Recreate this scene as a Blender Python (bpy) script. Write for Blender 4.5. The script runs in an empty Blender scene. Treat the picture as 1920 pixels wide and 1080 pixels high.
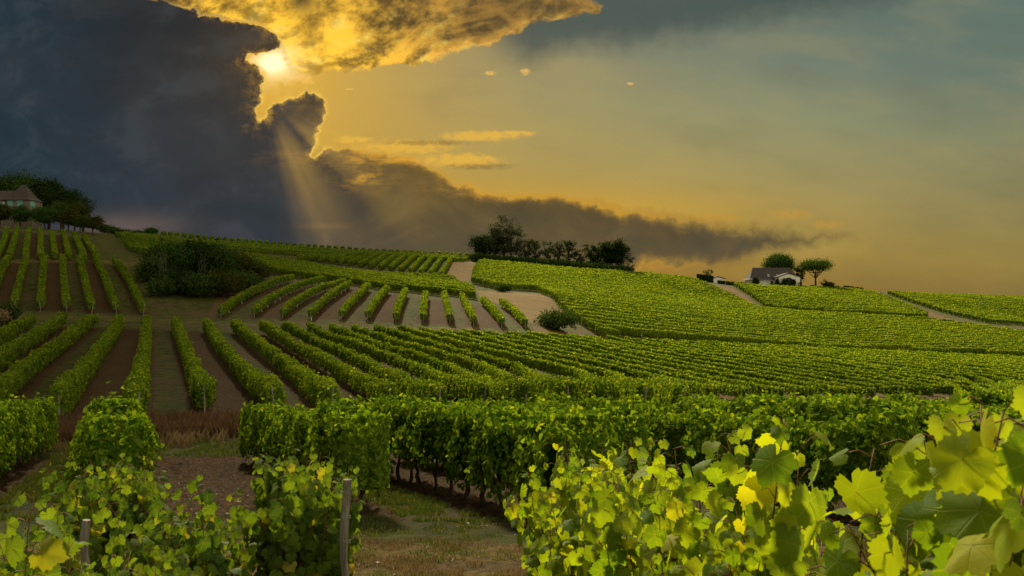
import bpy, math, random
import numpy as np
from mathutils import Vector
R = math.radians
rng = np.random.default_rng(7); random.seed(7)
sc = bpy.context.scene; col = sc.collection
F = 1663.0; HZ = 560.0        # focal length in 1920-wide pixels, height of the true horizon

# ------------------------------------------------------------------ camera
cam = bpy.data.cameras.new('camera'); co = bpy.data.objects.new('camera', cam); col.objects.link(co)
cam.sensor_width = 36; cam.lens = 36*F/1920
cam.shift_y = (HZ-540)/1920
cam.clip_start = .05; cam.clip_end = 20000
co.location = (0, 0, 0); co.rotation_euler = (R(90), 0, 0)
cam.dof.use_dof = True; cam.dof.focus_distance = 11; cam.dof.aperture_fstop = 11
sc.camera = co
sc.view_settings.view_transform = 'Standard'; sc.view_settings.look = 'None'
sc.view_settings.exposure = 0.90; sc.view_settings.gamma = 1
cy = sc.cycles
cy.max_bounces = 4; cy.diffuse_bounces = 2; cy.glossy_bounces = 1; cy.transmission_bounces = 2; cy.transparent_max_bounces = 4
cy.sample_clamp_indirect = 4; cy.caustics_reflective = False; cy.caustics_refractive = False
cy.use_denoising = True

SUN_AZ = -18.0; SUN_EL = 40.0

# ------------------------------------------------------------------ node helper
def lin(r, g, b):
    f = lambda c: (c/255/12.92) if c/255 <= .04045 else ((c/255+.055)/1.055)**2.4
    return (f(r), f(g), f(b), 1)
class G:
    def __init__(s, nt): s.nt = nt
    def n(s, t, **k):
        n = s.nt.nodes.new(t)
        for a, v in k.items(): setattr(n, a, v)
        return n
    def put(s, sock, v):
        if hasattr(v, 'is_output'): s.nt.links.new(v, sock)
        elif v is not None: sock.default_value = v
    def m(s, op, a, b=None, c=None, clamp=False):
        n = s.n('ShaderNodeMath', operation=op, use_clamp=clamp)
        for i, v in enumerate((a, b, c)):
            if v is not None: s.put(n.inputs[i], v)
        return n.outputs[0]
    def add(s, a, b): return s.m('ADD', a, b)
    def sub(s, a, b): return s.m('SUBTRACT', a, b)
    def mul(s, a, b, clamp=False): return s.m('MULTIPLY', a, b, clamp=clamp)
    def mn(s, a, b): return s.m('MINIMUM', a, b)
    def mx(s, a, b): return s.m('MAXIMUM', a, b)
    def ss(s, x, a, b, lo=0., hi=1.):
        n = s.n('ShaderNodeMapRange', interpolation_type='SMOOTHSTEP')
        s.put(n.inputs[0], x); n.inputs[1].default_value = a; n.inputs[2].default_value = b
        n.inputs[3].default_value = lo; n.inputs[4].default_value = hi
        if a > b:
            n.inputs[1].default_value = b; n.inputs[2].default_value = a; n.inputs[3].default_value = hi; n.inputs[4].default_value = lo
        return n.outputs[0]
    def xyz(s, x, y, z=0.):
        n = s.n('ShaderNodeCombineXYZ')
        for i, v in enumerate((x, y, z)): s.put(n.inputs[i], v)
        return n.outputs[0]
    def sep(s, v):
        n = s.n('ShaderNodeSeparateXYZ'); s.put(n.inputs[0], v); return n.outputs
    def noise(s, v, scale, detail=4., rough=.55, dist=0.):
        n = s.n('ShaderNodeTexNoise'); s.put(n.inputs['Vector'], v)
        n.inputs['Scale'].default_value = scale; n.inputs['Detail'].default_value = detail
        n.inputs['Roughness'].default_value = rough; n.inputs['Distortion'].default_value = dist
        return n.outputs['Fac']
    def mix(s, f, a, b, blend='MIX'):
        n = s.n('ShaderNodeMix', data_type='RGBA', blend_type=blend)
        s.put(n.inputs[0], f); s.put(n.inputs[6], a); s.put(n.inputs[7], b); return n.outputs[2]
    def curve(s, x, pts, x0, x1, y0, y1):      # piecewise curve over [x0,x1] -> [y0,y1]
        n = s.n('ShaderNodeFloatCurve'); c = n.mapping.curves[0]
        q = [((a-x0)/(x1-x0), (b-y0)/(y1-y0)) for a, b in pts]
        c.points[0].location = q[0]; c.points[1].location = q[-1]
        for p in q[1:-1]: c.points.new(*p)
        for p in c.points: p.handle_type = 'VECTOR'
        n.mapping.update()
        t = s.m('DIVIDE', s.sub(x, x0), x1-x0, clamp=True); s.put(n.inputs['Value'], t)
        return s.add(s.mul(n.outputs[0], y1-y0), y0)
    def blob(s, U, V, u, v, a, b):            # soft elliptical falloff in sky angles
        x = s.m('DIVIDE', s.sub(U, u), a); y = s.m('DIVIDE', s.sub(V, v), b)
        return s.m('EXPONENT', s.mul(s.add(s.mul(x, x), s.mul(y, y)), -1.))

# ------------------------------------------------------------------ world: evening sky with a storm bank and a gap at the sun
w = bpy.data.worlds.new('World'); sc.world = w; w.use_nodes = True
w.node_tree.nodes.clear(); g = G(w.node_tree)
d = g.sep(g.n('ShaderNodeTexCoord').outputs['Generated'])
yc = g.mx(d[1], .05)
U = g.add(g.m('DIVIDE', g.mul(d[0], F/1000), yc), .96)
V = g.sub(.56, g.m('DIVIDE', g.mul(d[2], F/1000), yc))
P = g.xyz(U, V, 0.)
w1 = g.sub(g.noise(P, 7., 6., .6), .5); w2 = g.sub(g.noise(g.xyz(U, V, 5.), 7., 6., .6), .5)
f1 = g.sub(g.noise(g.xyz(U, V, 9.), 38., 5., .6), .5); f2 = g.sub(g.noise(g.xyz(U, V, 13.), 38., 5., .6), .5)
wa = g.ss(U, .55, .75, .036, .075)
Uw = g.add(U, g.add(g.mul(w1, wa), g.mul(f1, .034))); Vw = g.add(V, g.add(g.mul(w2, wa), g.mul(f2, .034)))
SU, SV = .512, .118
# clear sky
vert = g.n('ShaderNodeValToRGB'); g.put(vert.inputs[0], g.m('DIVIDE', g.add(V, g.mul(g.sub(U, 1.3), -.09)), .60, clamp=True))
cr = vert.color_ramp
cr.elements[0].position = 0; cr.elements[0].color = lin(92, 112, 106)
cr.elements[1].position = 1; cr.elements[1].color = lin(112, 92, 62)
for p, c in ((.15, (104, 122, 112)), (.35, (138, 142, 108)), (.55, (156, 144, 92)), (.74, (164, 138, 68)), (.87, (140, 110, 52)), (.95, (120, 94, 52))):
    e = cr.elements.new(p); e.color = lin(*c)
clear = vert.outputs[0]
clear = g.mix(g.mul(g.ss(U, 1.35, 2.0), .45), clear, g.mix(g.ss(V, .0, .5), lin(100, 119, 106), lin(108, 100, 62)))
du = g.sub(U, SU); dv = g.sub(V, SV)
rad = g.m('SQRT', g.add(g.mul(du, du), g.mul(g.mul(dv, dv), 1.25)))
halo = g.m('EXPONENT', g.mul(rad, -3.2))
clear = g.mix(g.mul(halo, .95, clamp=True), clear, lin(232, 172, 34))
halo2 = g.m('EXPONENT', g.mul(rad, -24.))
clear = g.mix(g.mul(halo2, .9, clamp=True), clear, lin(250, 196, 70))
clear = g.mix(g.mul(g.blob(U, V, 1.06, .40, .34, .05), .65), clear, lin(208, 160, 48))
stre = g.noise(g.xyz(g.mul(U, .35), g.add(V, g.mul(U, -.08)), 3.), 11., 5., .5)
clear = g.mix(g.mul(g.ss(stre, .45, .7), .16), clear, lin(190, 165, 95))
clear = g.mix(g.mul(g.ss(stre, .50, .3), .16), clear, lin(96, 92, 70))
# shade of the streak's tail: grey veil at top right of centre
veil = g.mul(g.ss(g.sub(g.curve(U, [(.9, .10), (1.0, .115), (1.2, .075), (1.4, .045), (1.6, .01), (1.9, -.05)], .9, 1.9, -.1, .2), g.add(Vw, 0.)), -.035, .045), g.ss(U, .88, 1.0))
clear = g.mix(g.mul(veil, .8), clear, lin(66, 80, 78))
# wisps lit from the side
def wisps(cl, spots, sc_, lo, hi, colr, amt):
    m = None
    for (u, v, a, b) in spots:
        q = g.blob(U, V, u, v, a, b); m = q if m is None else g.mx(m, q)
    nz = g.noise(g.xyz(U, g.mul(V, 2.2), 21.), sc_, 6., .62)
    nz2 = g.noise(g.xyz(U, g.mul(V, 1.6), 23.), sc_*3.2, 5., .65)
    k = g.mul(g.ss(g.mul(m, g.add(g.mul(nz2, 1.1), g.mul(nz, .25))), lo*.75, hi*1.0), g.ss(m, .05, .5))
    return g.mix(g.mul(k, amt), cl, colr)
clear = wisps(clear, [(.90, .255, .10, .014), (.76, .276, .13, .018), (.97, .25, .05, .008), (.86, .300, .11, .018), (.66, .262, .05, .010)], 20., .36, .66, lin(228, 178, 70), .85)
clear = wisps(clear, [(.92, .137, .016, .006), (.985, .134, .014, .010), (1.182, .157, .010, .004), (.655, .167, .012, .002), (.56, .145, .035, .012), (.575, .15, .02, .015)], 45., .42, .7, lin(245, 190, 92), .75)
clear = wisps(clear, [(.80, .268, .14, .008), (.90, .312, .10, .010)], 26., .45, .70, lin(128, 104, 58), .55)
clear = wisps(clear, [(1.48, .402, .07, .018), (1.33, .408, .10, .012), (1.22, .405, .05, .012), (1.55, .42, .05, .012)], 24., .45, .8, lin(196, 146, 52), .6)
# the storm bank: three outlines, smallest distance wins (negative inside)
right = g.curve(Vw, [(-.1, .20), (0, .29), (.02, .36), (.038, .42), (.05, .48), (.062, .522), (.082, .528), (.096, .502), (.106, .468), (.114, .461), (.128, .485), (.15, .498), (.185, .493), (.205, .487), (.225, .478), (.25, .50), (.4, .5)], -.1, .4, .1, .6)
dA = g.sub(Uw, right)
bu = g.sub(Uw, .552); bv = g.sub(Vw, .245)
ang = g.m('ARCTAN2', bu, g.mul(bv, -1.))     # 0 = up, + = right
br = g.curve(ang, [(-3.15, .10), (-2.2, .075), (-1.4, .060), (-.75, .062), (-.45, .058), (0, .064), (.42, .082), (.8, .080), (1.1, .066), (1.6, .049), (2.2, .047), (2.8, .06), (3.15, .10)], -3.15, 3.15, 0, .2)
dB = g.sub(g.m('SQRT', g.add(g.mul(bu, bu), g.mul(bv, bv))), br)
top = g.curve(Uw, [(.40, .20), (.47, .226), (.50, .222), (.57, .285), (.59, .292), (.605, .280), (.64, .276), (.70, .288), (.76, .303), (.82, .325), (.86, .350), (.90, .366), (1.0, .367), (1.10, .378), (1.16, .402), (1.24, .412), (1.36, .426), (1.47, .434), (1.58, .452), (1.7, .50)], .4, 1.7, .1, .6)
dC = g.mx(g.sub(top, Vw), g.sub(g.curve(Uw, [(1.1, -.06), (1.16, -.02), (1.22, .0), (1.34, .012), (1.42, .028), (1.5, .045), (1.7, .08)], 1.1, 1.7, -.1, .2), g.sub(.500, Vw)))
dist = g.mn(g.mn(dA, dB), dC)
soft = g.mx(g.ss(U, .62, 1.3, .0025, .022), g.mul(g.ss(g.noise(P, 5., 3.), .45, .65), g.ss(g.m('ABSOLUTE', g.sub(U, .54)), .07, .16, .0, .014)))
edge = g.m('DIVIDE', dist, soft)
mask = g.ss(edge, 1., -1.)
slate = g.mix(g.ss(V, -.02, .3), lin(30, 40, 49), lin(48, 57, 66))
slate = g.mix(g.ss(U, .30, .0), slate, lin(38, 54, 64))
brown = g.mix(g.ss(V, .28, .5), lin(96, 80, 44), lin(88, 80, 60))
cb_ = g.mix(g.ss(g.add(U, g.mul(V, -.25)), .44, .72), slate, brown)
cb_ = g.mix(g.mul(g.ss(g.noise(g.xyz(U, g.mul(V, 1.6), 31.), 4.5, 5., .55), .42, .7), .35), cb_, g.mix(g.ss(U, .4, .8), lin(66, 68, 68), lin(124, 100, 56)))
cb_ = g.mix(g.mul(g.ss(g.noise(g.xyz(U, g.mul(V, 1.6), 37.), 9., 6., .6), .45, .72), .25), cb_, lin(38, 44, 48))
cb_ = g.mix(g.mul(g.m('EXPONENT', g.mul(rad, -7.)), .55), cb_, lin(104, 80, 36))
bil = g.noise(g.xyz(U, g.mul(V, 1.5), 63.), 6., 8., .62, .6)
cb_ = g.mix(g.mul(g.ss(bil, .40, .62), .22), cb_, g.mix(g.ss(U, .4, .8), lin(30, 36, 42), lin(62, 54, 36)))
cb_ = g.mix(g.mul(g.ss(bil, .50, .36), .16), cb_, g.mix(g.ss(U, .4, .8), lin(84, 88, 92), lin(150, 118, 62)))
cb_ = g.mix(g.mul(g.ss(V, .36, .50), g.mul(g.ss(U, .62, .2), .0)), cb_, lin(90, 80, 75))
cb_ = g.mix(g.mul(g.blob(U, V, .235, .425, .11, .025), .6), cb_, lin(112, 94, 84))
cb_ = g.mix(g.mul(g.blob(U, V, .61, .424, .04, .006), .45), cb_, lin(122, 98, 70))
lit = g.mul(g.ss(g.noise(g.xyz(g.mul(U, 1.), g.mul(V, 2.6), 41.), 15., 8., .70), .42, .66), g.mx(g.mul(g.blob(U, V, .76, .296, .16, .016), 1.), g.mx(g.mul(g.blob(U, V, .68, .322, .045, .030), 1.), g.mul(g.blob(U, V, .92, .352, .085, .014), .9))))
cb_ = g.mix(g.mul(lit, .9), cb_, lin(226, 164, 52))
# beams fanning out from the gap
bu2 = g.sub(U, .498); bv2 = g.sub(V, .185); rb = g.m('SQRT', g.add(g.mul(bu2, bu2), g.mul(bv2, bv2)))
th = g.m('ARCTAN2', bu2, bv2)                 # 0 = straight down, + = right
fan = g.noise(g.xyz(th, 0., 71.), 9., 3., .6)
beam = g.curve(g.add(th, g.mul(w1, .05)), [(-1.6, 0), (.04, 0), (.17, .06), (.29, .50), (.40, .95), (.52, .92), (.61, .45), (.69, .08), (.75, .04), (.81, .60), (.88, .9), (.97, .66), (1.05, .38), (1.12, .45), (1.18, .22), (1.3, .1), (1.45, 0), (1.6, 0)], -1.6, 1.6, 0, 1)
beam = g.mul(beam, g.add(g.mul(fan, .9), .5))
bf = g.mul(g.mul(beam, g.ss(rb, .03, .12)), g.m('EXPONENT', g.mul(g.mul(rb, rb), -14.)))
cb_ = g.mix(g.mul(bf, .52, clamp=True), cb_, lin(196, 156, 76))
clear = g.mix(g.mul(bf, .30, clamp=True), clear, lin(238, 190, 70))
sky = g.mix(mask, clear, cb_)
frn = g.noise(g.xyz(U, V, 77.), 42., 6., .7)
rim = g.mul(g.m('EXPONENT', g.mul(g.m('ABSOLUTE', g.sub(dist, -.0005)), -480.)), g.ss(frn, .30, .52))
glow = g.mul(g.m('EXPONENT', g.mul(g.mx(g.mul(dist, -70.), g.mul(dist, 130.)), -1.)), g.ss(frn, .42, .66))
glow = g.mul(g.mul(glow, g.ss(g.m('ABSOLUTE', g.sub(U, .50)), .16, .06)), g.ss(V, .25, .10, .35, .8))
sky = g.mix(g.mul(glow, 1., clamp=True), sky, lin(238, 176, 52))
sky = g.mix(g.mul(g.mul(rim, g.ss(g.m('ABSOLUTE', g.sub(U, .54)), .12, .05)), 1., clamp=True), sky, (1., .62, .10, 1))
rim2 = g.m('EXPONENT', g.mul(g.m('ABSOLUTE', g.sub(dist, .002)), -150.))
sky = g.mix(g.mul(g.mul(rim2, g.ss(U, 1.5, 1.05)), g.mul(g.ss(U, .60, .68), .55)), sky, lin(226, 164, 50))
# golden streak across the top
bot = g.curve(Uw, [(.20, -.05), (.28, .0), (.34, .012), (.42, .030), (.48, .044), (.52, .058), (.535, .085), (.546, .120), (.57, .137), (.64, .128), (.70, .120), (.78, .118), (.85, .102), (.92, .088), (.955, .064), (1.04, .044), (1.12, .027), (1.135, .018), (1.16, -.05)], .2, 1.16, -.06, .2)
topc = g.curve(Uw, [(.9, -.2), (1.02, -.01), (1.08, .002), (1.13, .014), (1.16, .03)], .9, 1.16, -.25, .1)
dS = g.mn(g.sub(bot, Vw), g.sub(Vw, topc))
smask = g.ss(dS, -.004, .006)
rot = g.xyz(g.add(g.mul(U, .90), g.mul(V, -.42)), g.mul(g.add(g.mul(V, .90), g.mul(U, .42)), 2.1), 51.)
sn = g.noise(rot, 5.5, 9., .62, .5); sn2 = g.noise(g.xyz(U, g.mul(V, 1.3), 57.), 30., 6., .65)
dk = g.mx(g.blob(U, V, .74, .02, .10, .035), g.mul(g.blob(U, V, .92, .045, .10, .022), .8))
gold = g.ss(g.sub(g.add(sn, g.mul(g.sub(sn2, .5), .5)), g.mul(dk, .13)), .36, .68)
near = g.m('EXPONENT', g.mul(rad, -2.6))
edgeb = g.m('EXPONENT', g.mul(g.m('ABSOLUTE', dS), -75.))
gold = g.m('ADD', g.mul(gold, g.ss(near, .12, .62)), g.mul(edgeb, g.mul(gold, .75)), clamp=True)
hot = g.mix(g.ss(rad, .42, .07), lin(228, 170, 72), (1.15, .64, .05, 1))
hot = g.mix(g.mul(g.ss(g.noise(rot, 13., 7., .6), .5, .66), .65), hot, lin(255, 222, 104))
gold = g.m('ADD', gold, g.mul(g.ss(rad, .20, .06), .35), clamp=True)
streak = g.mix(gold, g.mix(near, lin(76, 70, 52), lin(104, 76, 30)), hot)
dark2 = g.mul(g.blob(U, V, .57, .0, .035, .035), 1.)
streak = g.mix(g.mul(dark2, .8), streak, lin(70, 62, 42))
sky = g.mix(smask, sky, streak)
# the sun's light breaking through the gap
core = g.mul(g.m('EXPONENT', g.mul(g.m('SQRT', g.add(g.mul(du, du), g.mul(g.mul(dv, dv), 2.0))), -48.)), g.ss(dA, -.006, .010))
core = g.mul(core, g.ss(g.add(g.noise(P, 40., 4., .6), g.mul(halo2, .5)), .45, .75))
sky = g.mix(g.mul(core, 2.2, clamp=True), sky, (1.35, 1.15, .62, 1))
# the half of the sky behind and above the viewer
skt = g.n('ShaderNodeTexSky', sky_type='NISHITA', sun_disc=False, sun_elevation=R(SUN_EL), sun_rotation=R(SUN_AZ))
n_ = g.n('ShaderNodeMix', data_type='RGBA', blend_type='MULTIPLY'); n_.inputs[0].default_value = 1
g.put(n_.inputs[6], skt.outputs[0]); n_.inputs[7].default_value = (.038, .031, .019, 1)
rest = g.mix(1., n_.outputs[2], g.mix(g.ss(d[0], -.6, .7), (.12, .105, .075, 1), (.66, .57, .36, 1)), 'ADD')
low = g.ss(d[2], -.05, .0)
rest = g.mix(low, (.05, .06, .03, 1), rest)
sky = g.mix(1., sky, (.55, .55, .55, 1), 'MULTIPLY')
sky = g.mix(g.ss(d[1], .62, .30), sky, rest)
bg = g.n('ShaderNodeBackground'); g.put(bg.inputs[0], sky); bg.inputs[1].default_value = 1.
g.nt.links.new(bg.outputs[0], g.n('ShaderNodeOutputWorld').inputs[0])
w.cycles.sampling_method = 'MANUAL'; w.cycles.sample_map_resolution = 512

# ------------------------------------------------------------------ sun
sl = bpy.data.lights.new('sun', 'SUN'); so = bpy.data.objects.new('sun', sl); col.objects.link(so)
sl.energy = 5.0; sl.angle = R(8); sl.color = (1, .88, .62)
sd = Vector((math.sin(R(SUN_AZ))*math.cos(R(SUN_EL)), math.cos(R(SUN_AZ))*math.cos(R(SUN_EL)), math.sin(R(SUN_EL))))
so.rotation_euler = sd.to_track_quat('Z', 'Y').to_euler(); so.location = (0, 0, 60)

# ------------------------------------------------------------------ mesh helpers
def link(name, me, parent=None, loc=None):
    o = bpy.data.objects.new(name, me); col.objects.link(o)
    if loc is not None: o.location = loc
    if parent is not None: o.parent = parent
    return o
def tag(o, label=None, cat=None, group=None, kind=None):
    if label: o['label'] = label
    if cat: o['category'] = cat
    if group: o['group'] = group
    if kind: o['kind'] = kind
    return o
def empty(name, loc): 
    o = link(name, None, None, loc); o.empty_display_size = .3; return o
def build(name, V_, Fs, mat, parent=None, org=None, smooth=False, uv=None):
    """V_ (n,3) world; Fs: list of (m,k) index arrays; mesh origin at org (world), child of parent at the same org"""
    V_ = np.asarray(V_, dtype=np.float64)
    Fs = [np.asarray(f, dtype=np.int32) for f in (Fs if isinstance(Fs, list) else [Fs]) if len(f)]
    if org is None: org = (0., 0., 0.)
    me = bpy.data.meshes.new(name)
    loops = np.concatenate([f.ravel() for f in Fs]); tot = np.concatenate([np.full(len(f), f.shape[1], np.int32) for f in Fs])
    me.vertices.add(len(V_)); me.vertices.foreach_set('co', (V_-np.array(org)).astype(np.float32).ravel())
    me.loops.add(len(loops)); me.loops.foreach_set('vertex_index', loops)
    me.polygons.add(len(tot)); me.polygons.foreach_set('loop_start', np.concatenate([[0], np.cumsum(tot)[:-1]]).astype(np.int32))
    if uv is not None:
        l = me.uv_layers.new(name='UVMap'); l.data.foreach_set('uv', np.asarray(uv, np.float32)[loops].ravel())
    me.update(calc_edges=True)
    me.polygons.foreach_set('use_smooth', np.full(len(tot), smooth))
    for m in (mat if isinstance(mat, (list, tuple)) else [mat]): me.materials.append(m)
    return link(name, me, parent, None if parent is not None else org)
class MB:
    def __init__(s): s.v = []; s.f = {}; s.n = 0
    def add(s, v, *fs):
        v = np.asarray(v, float); s.v.append(v)
        for f in fs:
            f = np.asarray(f, int)
            if len(f): s.f.setdefault(f.shape[1], []).append(f+s.n)
        s.n += len(v)
    def box(s, x0, x1, y0, y1, z0, z1):
        v = [(x, y, z) for z in (z0, z1) for y in (y0, y1) for x in (x0, x1)]
        s.add(v, [(0, 2, 3, 1), (4, 5, 7, 6), (0, 1, 5, 4), (1, 3, 7, 5), (3, 2, 6, 7), (2, 0, 4, 6)])
    def tube(s, pts, rad_, k=6):
        pts = np.asarray(pts, float); rad_ = np.broadcast_to(np.asarray(rad_, float), (len(pts),))
        t = np.gradient(pts, axis=0); t /= np.linalg.norm(t, axis=1)[:, None]+1e-9
        ref = np.where(np.abs(t[:, 2:3]) > .9, np.array([[1., 0, 0]]), np.array([[0, 0, 1.]]))
        a = np.cross(t, ref); a /= np.linalg.norm(a, axis=1)[:, None]+1e-9; b = np.cross(t, a)
        th = np.arange(k)*2*np.pi/k
        v = (pts[:, None]+rad_[:, None, None]*(np.cos(th)[None, :, None]*a[:, None]+np.sin(th)[None, :, None]*b[:, None])).reshape(-1, 3)
        i = np.arange(len(pts)-1)[:, None]*k; j = np.arange(k)[None]; j2 = (j+1) % k
        f = np.stack([i+j, i+j2, i+k+j2, i+k+j], -1).reshape(-1, 4)
        n0 = len(v); v = np.vstack([v, pts[:1], pts[-1:]])
        jj = np.arange(k); e = (len(pts)-1)*k
        s.add(v, f, np.stack([np.full(k, n0), (jj+1) % k, jj], 1), np.stack([np.full(k, n0+1), e+jj, e+(jj+1) % k], 1))
    def out(s, name, mat, parent=None, org=None, smooth=False):
        return build(name, np.vstack(s.v), [np.vstack(x) for x in s.f.values()], mat, parent, org, smooth)
def vnoise(x, y, seed=0):
    """value noise on the plane, -1..1"""
    x = np.asarray(x, float); y = np.asarray(y, float)+0*x
    xi = np.floor(x).astype(np.int64); yi = np.floor(y).astype(np.int64); fx = x-xi; fy = y-yi
    fx = fx*fx*(3-2*fx); fy = fy*fy*(3-2*fy)
    def h(a, b):
        n = (a*374761393+b*668265263+seed*974634777) & 0xffffffff
        n = ((n ^ (n >> 13))*1274126177) & 0xffffffff
        return ((n ^ (n >> 16)) & 0xffff)/32767.5-1
    return (h(xi, yi)*(1-fx)+h(xi+1, yi)*fx)*(1-fy)+(h(xi, yi+1)*(1-fx)+h(xi+1, yi+1)*fx)*fy
ONES = 'zeroth first second third fourth fifth sixth seventh eighth ninth tenth eleventh twelfth thirteenth fourteenth fifteenth sixteenth seventeenth eighteenth nineteenth'.split()
def nth(i):
    if i < 20: return ONES[i]
    T = ['', '', 'twent', 'thirt', 'fort', 'fift', 'sixt', 'sevent', 'eight', 'ninet']
    return (T[i//10]+'ieth') if i % 10 == 0 else T[i//10]+'y-'+ONES[i % 10]

# ------------------------------------------------------------------ terrain: a smooth surface through surveyed points
def P3(px, py, z): return ((px-960)/F*z, z, (HZ-py)/F*z)
cp = []
for z in (0, 6, 12, 20, 28):
    for x in (-.75, -.35, 0, .35, .8):
        X = x*max(z, 6); cp.append((X, z, -1.95-.114*z))
for X, Y in ((-30, -15), (0, -15), (30, -15), (-25, 12), (28, 12), (-80, 0), (90, 5), (-60, -60), (60, -60)): cp.append((X, Y, -1.95-.114*max(Y, -12)))
for p in [(60, 846, 34), (-300, 850, 34), (110, 790, 43), (-200, 792, 45), (385, 785, 43), (620, 775, 46), (735, 776, 49), (990, 763, 60), (1143, 758, 70), (1403, 753, 92), (1637, 753, 108), (1892, 755, 122), (2300, 760, 140),
          (1200, 800, 36), (1700, 800, 36), (2200, 800, 38), (1500, 768, 62),
          (-200, 615, 108), (118, 612, 106), (330, 614, 110), (330, 603, 117), (620, 628, 114), (620, 614, 121), (985, 644, 124), (1120, 650, 140), (1500, 673, 160), (1920, 692, 180), (2300, 710, 200),
          (1120, 628, 152), (1500, 653, 176), (1920, 670, 198), (2300, 690, 215),
          (25, 582, 122), (215, 588, 121), (-200, 582, 125), (415, 602, 122), (740, 611, 126), (985, 620, 131),
          (548, 533, 158), (725, 550, 160), (870, 560, 163), (950, 568, 165), (1000, 556, 178), (1050, 612, 148),
          (150, 492, 158), (20, 490, 158), (-200, 490, 160), (280, 540, 142), (205, 455, 215), (100, 432, 226), (0, 428, 226), (-200, 425, 228), (165, 436, 236),
          (380, 562, 138), (480, 522, 162), (300, 475, 205), (480, 492, 205), (300, 449, 300), (500, 464, 300), (700, 477, 300), (880, 487, 296), (200, 442, 290),
          (640, 486, 262), (700, 515, 215), (840, 521, 215), (850, 492, 265),
          (900, 494, 285), (900, 545, 192), (1190, 516, 292), (1290, 524, 318), (1100, 560, 200), (1300, 590, 205),
          (1455, 540, 335), (1550, 542, 345), (1660, 549, 352), (1340, 533, 330), (1420, 580, 255), (1740, 600, 265), (1550, 604, 235), (1750, 620, 240), (1920, 602, 320), (1920, 640, 240),
          (1920, 560, 500), (1660, 552, 430), (2300, 562, 480), (2300, 640, 280)]:
    cp.append(P3(*p))
for px, z, Z in ((-400, 420, 24), (0, 360, 19), (300, 400, 18), (600, 400, 14), (900, 400, 9), (1200, 420, 2), (1500, 480, -3), (1800, 650, -6), (2300, 700, -8), (0, 700, 2), (700, 700, -4), (1300, 750, -10)):
    X, Y, _ = P3(px, 0, z); cp.append((X, Y, Z))
for a in np.linspace(0, 2*np.pi, 12, endpoint=False): cp.append((1400*np.cos(a), 300+1400*np.sin(a), -16))
cp = np.array(cp); S_ = 100.
def phi(r2): return .5*r2*np.log(r2+1e-12)
A = cp[:, :2]/S_; D2 = ((A[:, None]-A[None])**2).sum(-1); n = len(A)
K = phi(D2)+np.eye(n)*2e-5; Pm = np.hstack([np.ones((n, 1)), A])
W_ = np.linalg.solve(np.block([[K, Pm], [Pm.T, np.zeros((3, 3))]]), np.concatenate([cp[:, 2], np.zeros(3)]))
def H(x, y):
    x = np.asarray(x, float); y = np.asarray(y, float); sh = np.broadcast(x, y).shape
    q = np.stack([np.broadcast_to(x, sh).ravel(), np.broadcast_to(y, sh).ravel()], 1)/S_
    o = np.empty(len(q))
    for i in range(0, len(q), 60000):
        k = q[i:i+60000]; d2 = ((k**2).sum(1)[:, None]+(A**2).sum(1)[None]-2*k@A.T).clip(0)
        o[i:i+60000] = phi(d2)@W_[:n]+W_[n]+k@W_[n+1:]
    q *= S_; rr = np.hypot(q[:, 0], q[:, 1]-300); t = np.clip((rr-650)/500, 0, 1); t = t*t*(3-2*t)
    return (o*(1-t)-16*t).reshape(sh)
def hit(px, py, off=0., y0=30., y1=420.):
    """where the sight line through a surveyed point meets the terrain raised by off"""
    t = np.linspace(y0, y1, 500); u = (px-960)/F; v = (HZ-py)/F
    s_ = v*t-H(u*t, t)-off; k = np.where((s_[:-1] > 0) & (s_[1:] <= 0))[0]
    if len(k): i = k[0]; a = s_[i]/(s_[i]-s_[i+1]); y = t[i]+a*(t[i+1]-t[i])
    else: y = t[np.argmin(np.abs(s_))]
    return np.array([u*y, y])
def resample(p, step):
    p = np.asarray(p, float); s_ = np.concatenate([[0], np.cumsum(np.linalg.norm(np.diff(p, axis=0), axis=1))])
    k = max(2, int(round(s_[-1]/step))+1); t = np.linspace(0, s_[-1], k)
    return np.stack([np.interp(t, s_, p[:, i]) for i in range(p.shape[1])], 1)
def smoothpath(p, it=3):
    p = np.asarray(p, float)
    for _ in range(it):
        q = np.empty((2*len(p), 2)); q[0] = p[0]; q[-1] = p[-1]
        q[1:-1:2] = .75*p[:-1]+.25*p[1:]; q[2::2] = .25*p[:-1]+.75*p[1:]
        p = q
    return p

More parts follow.
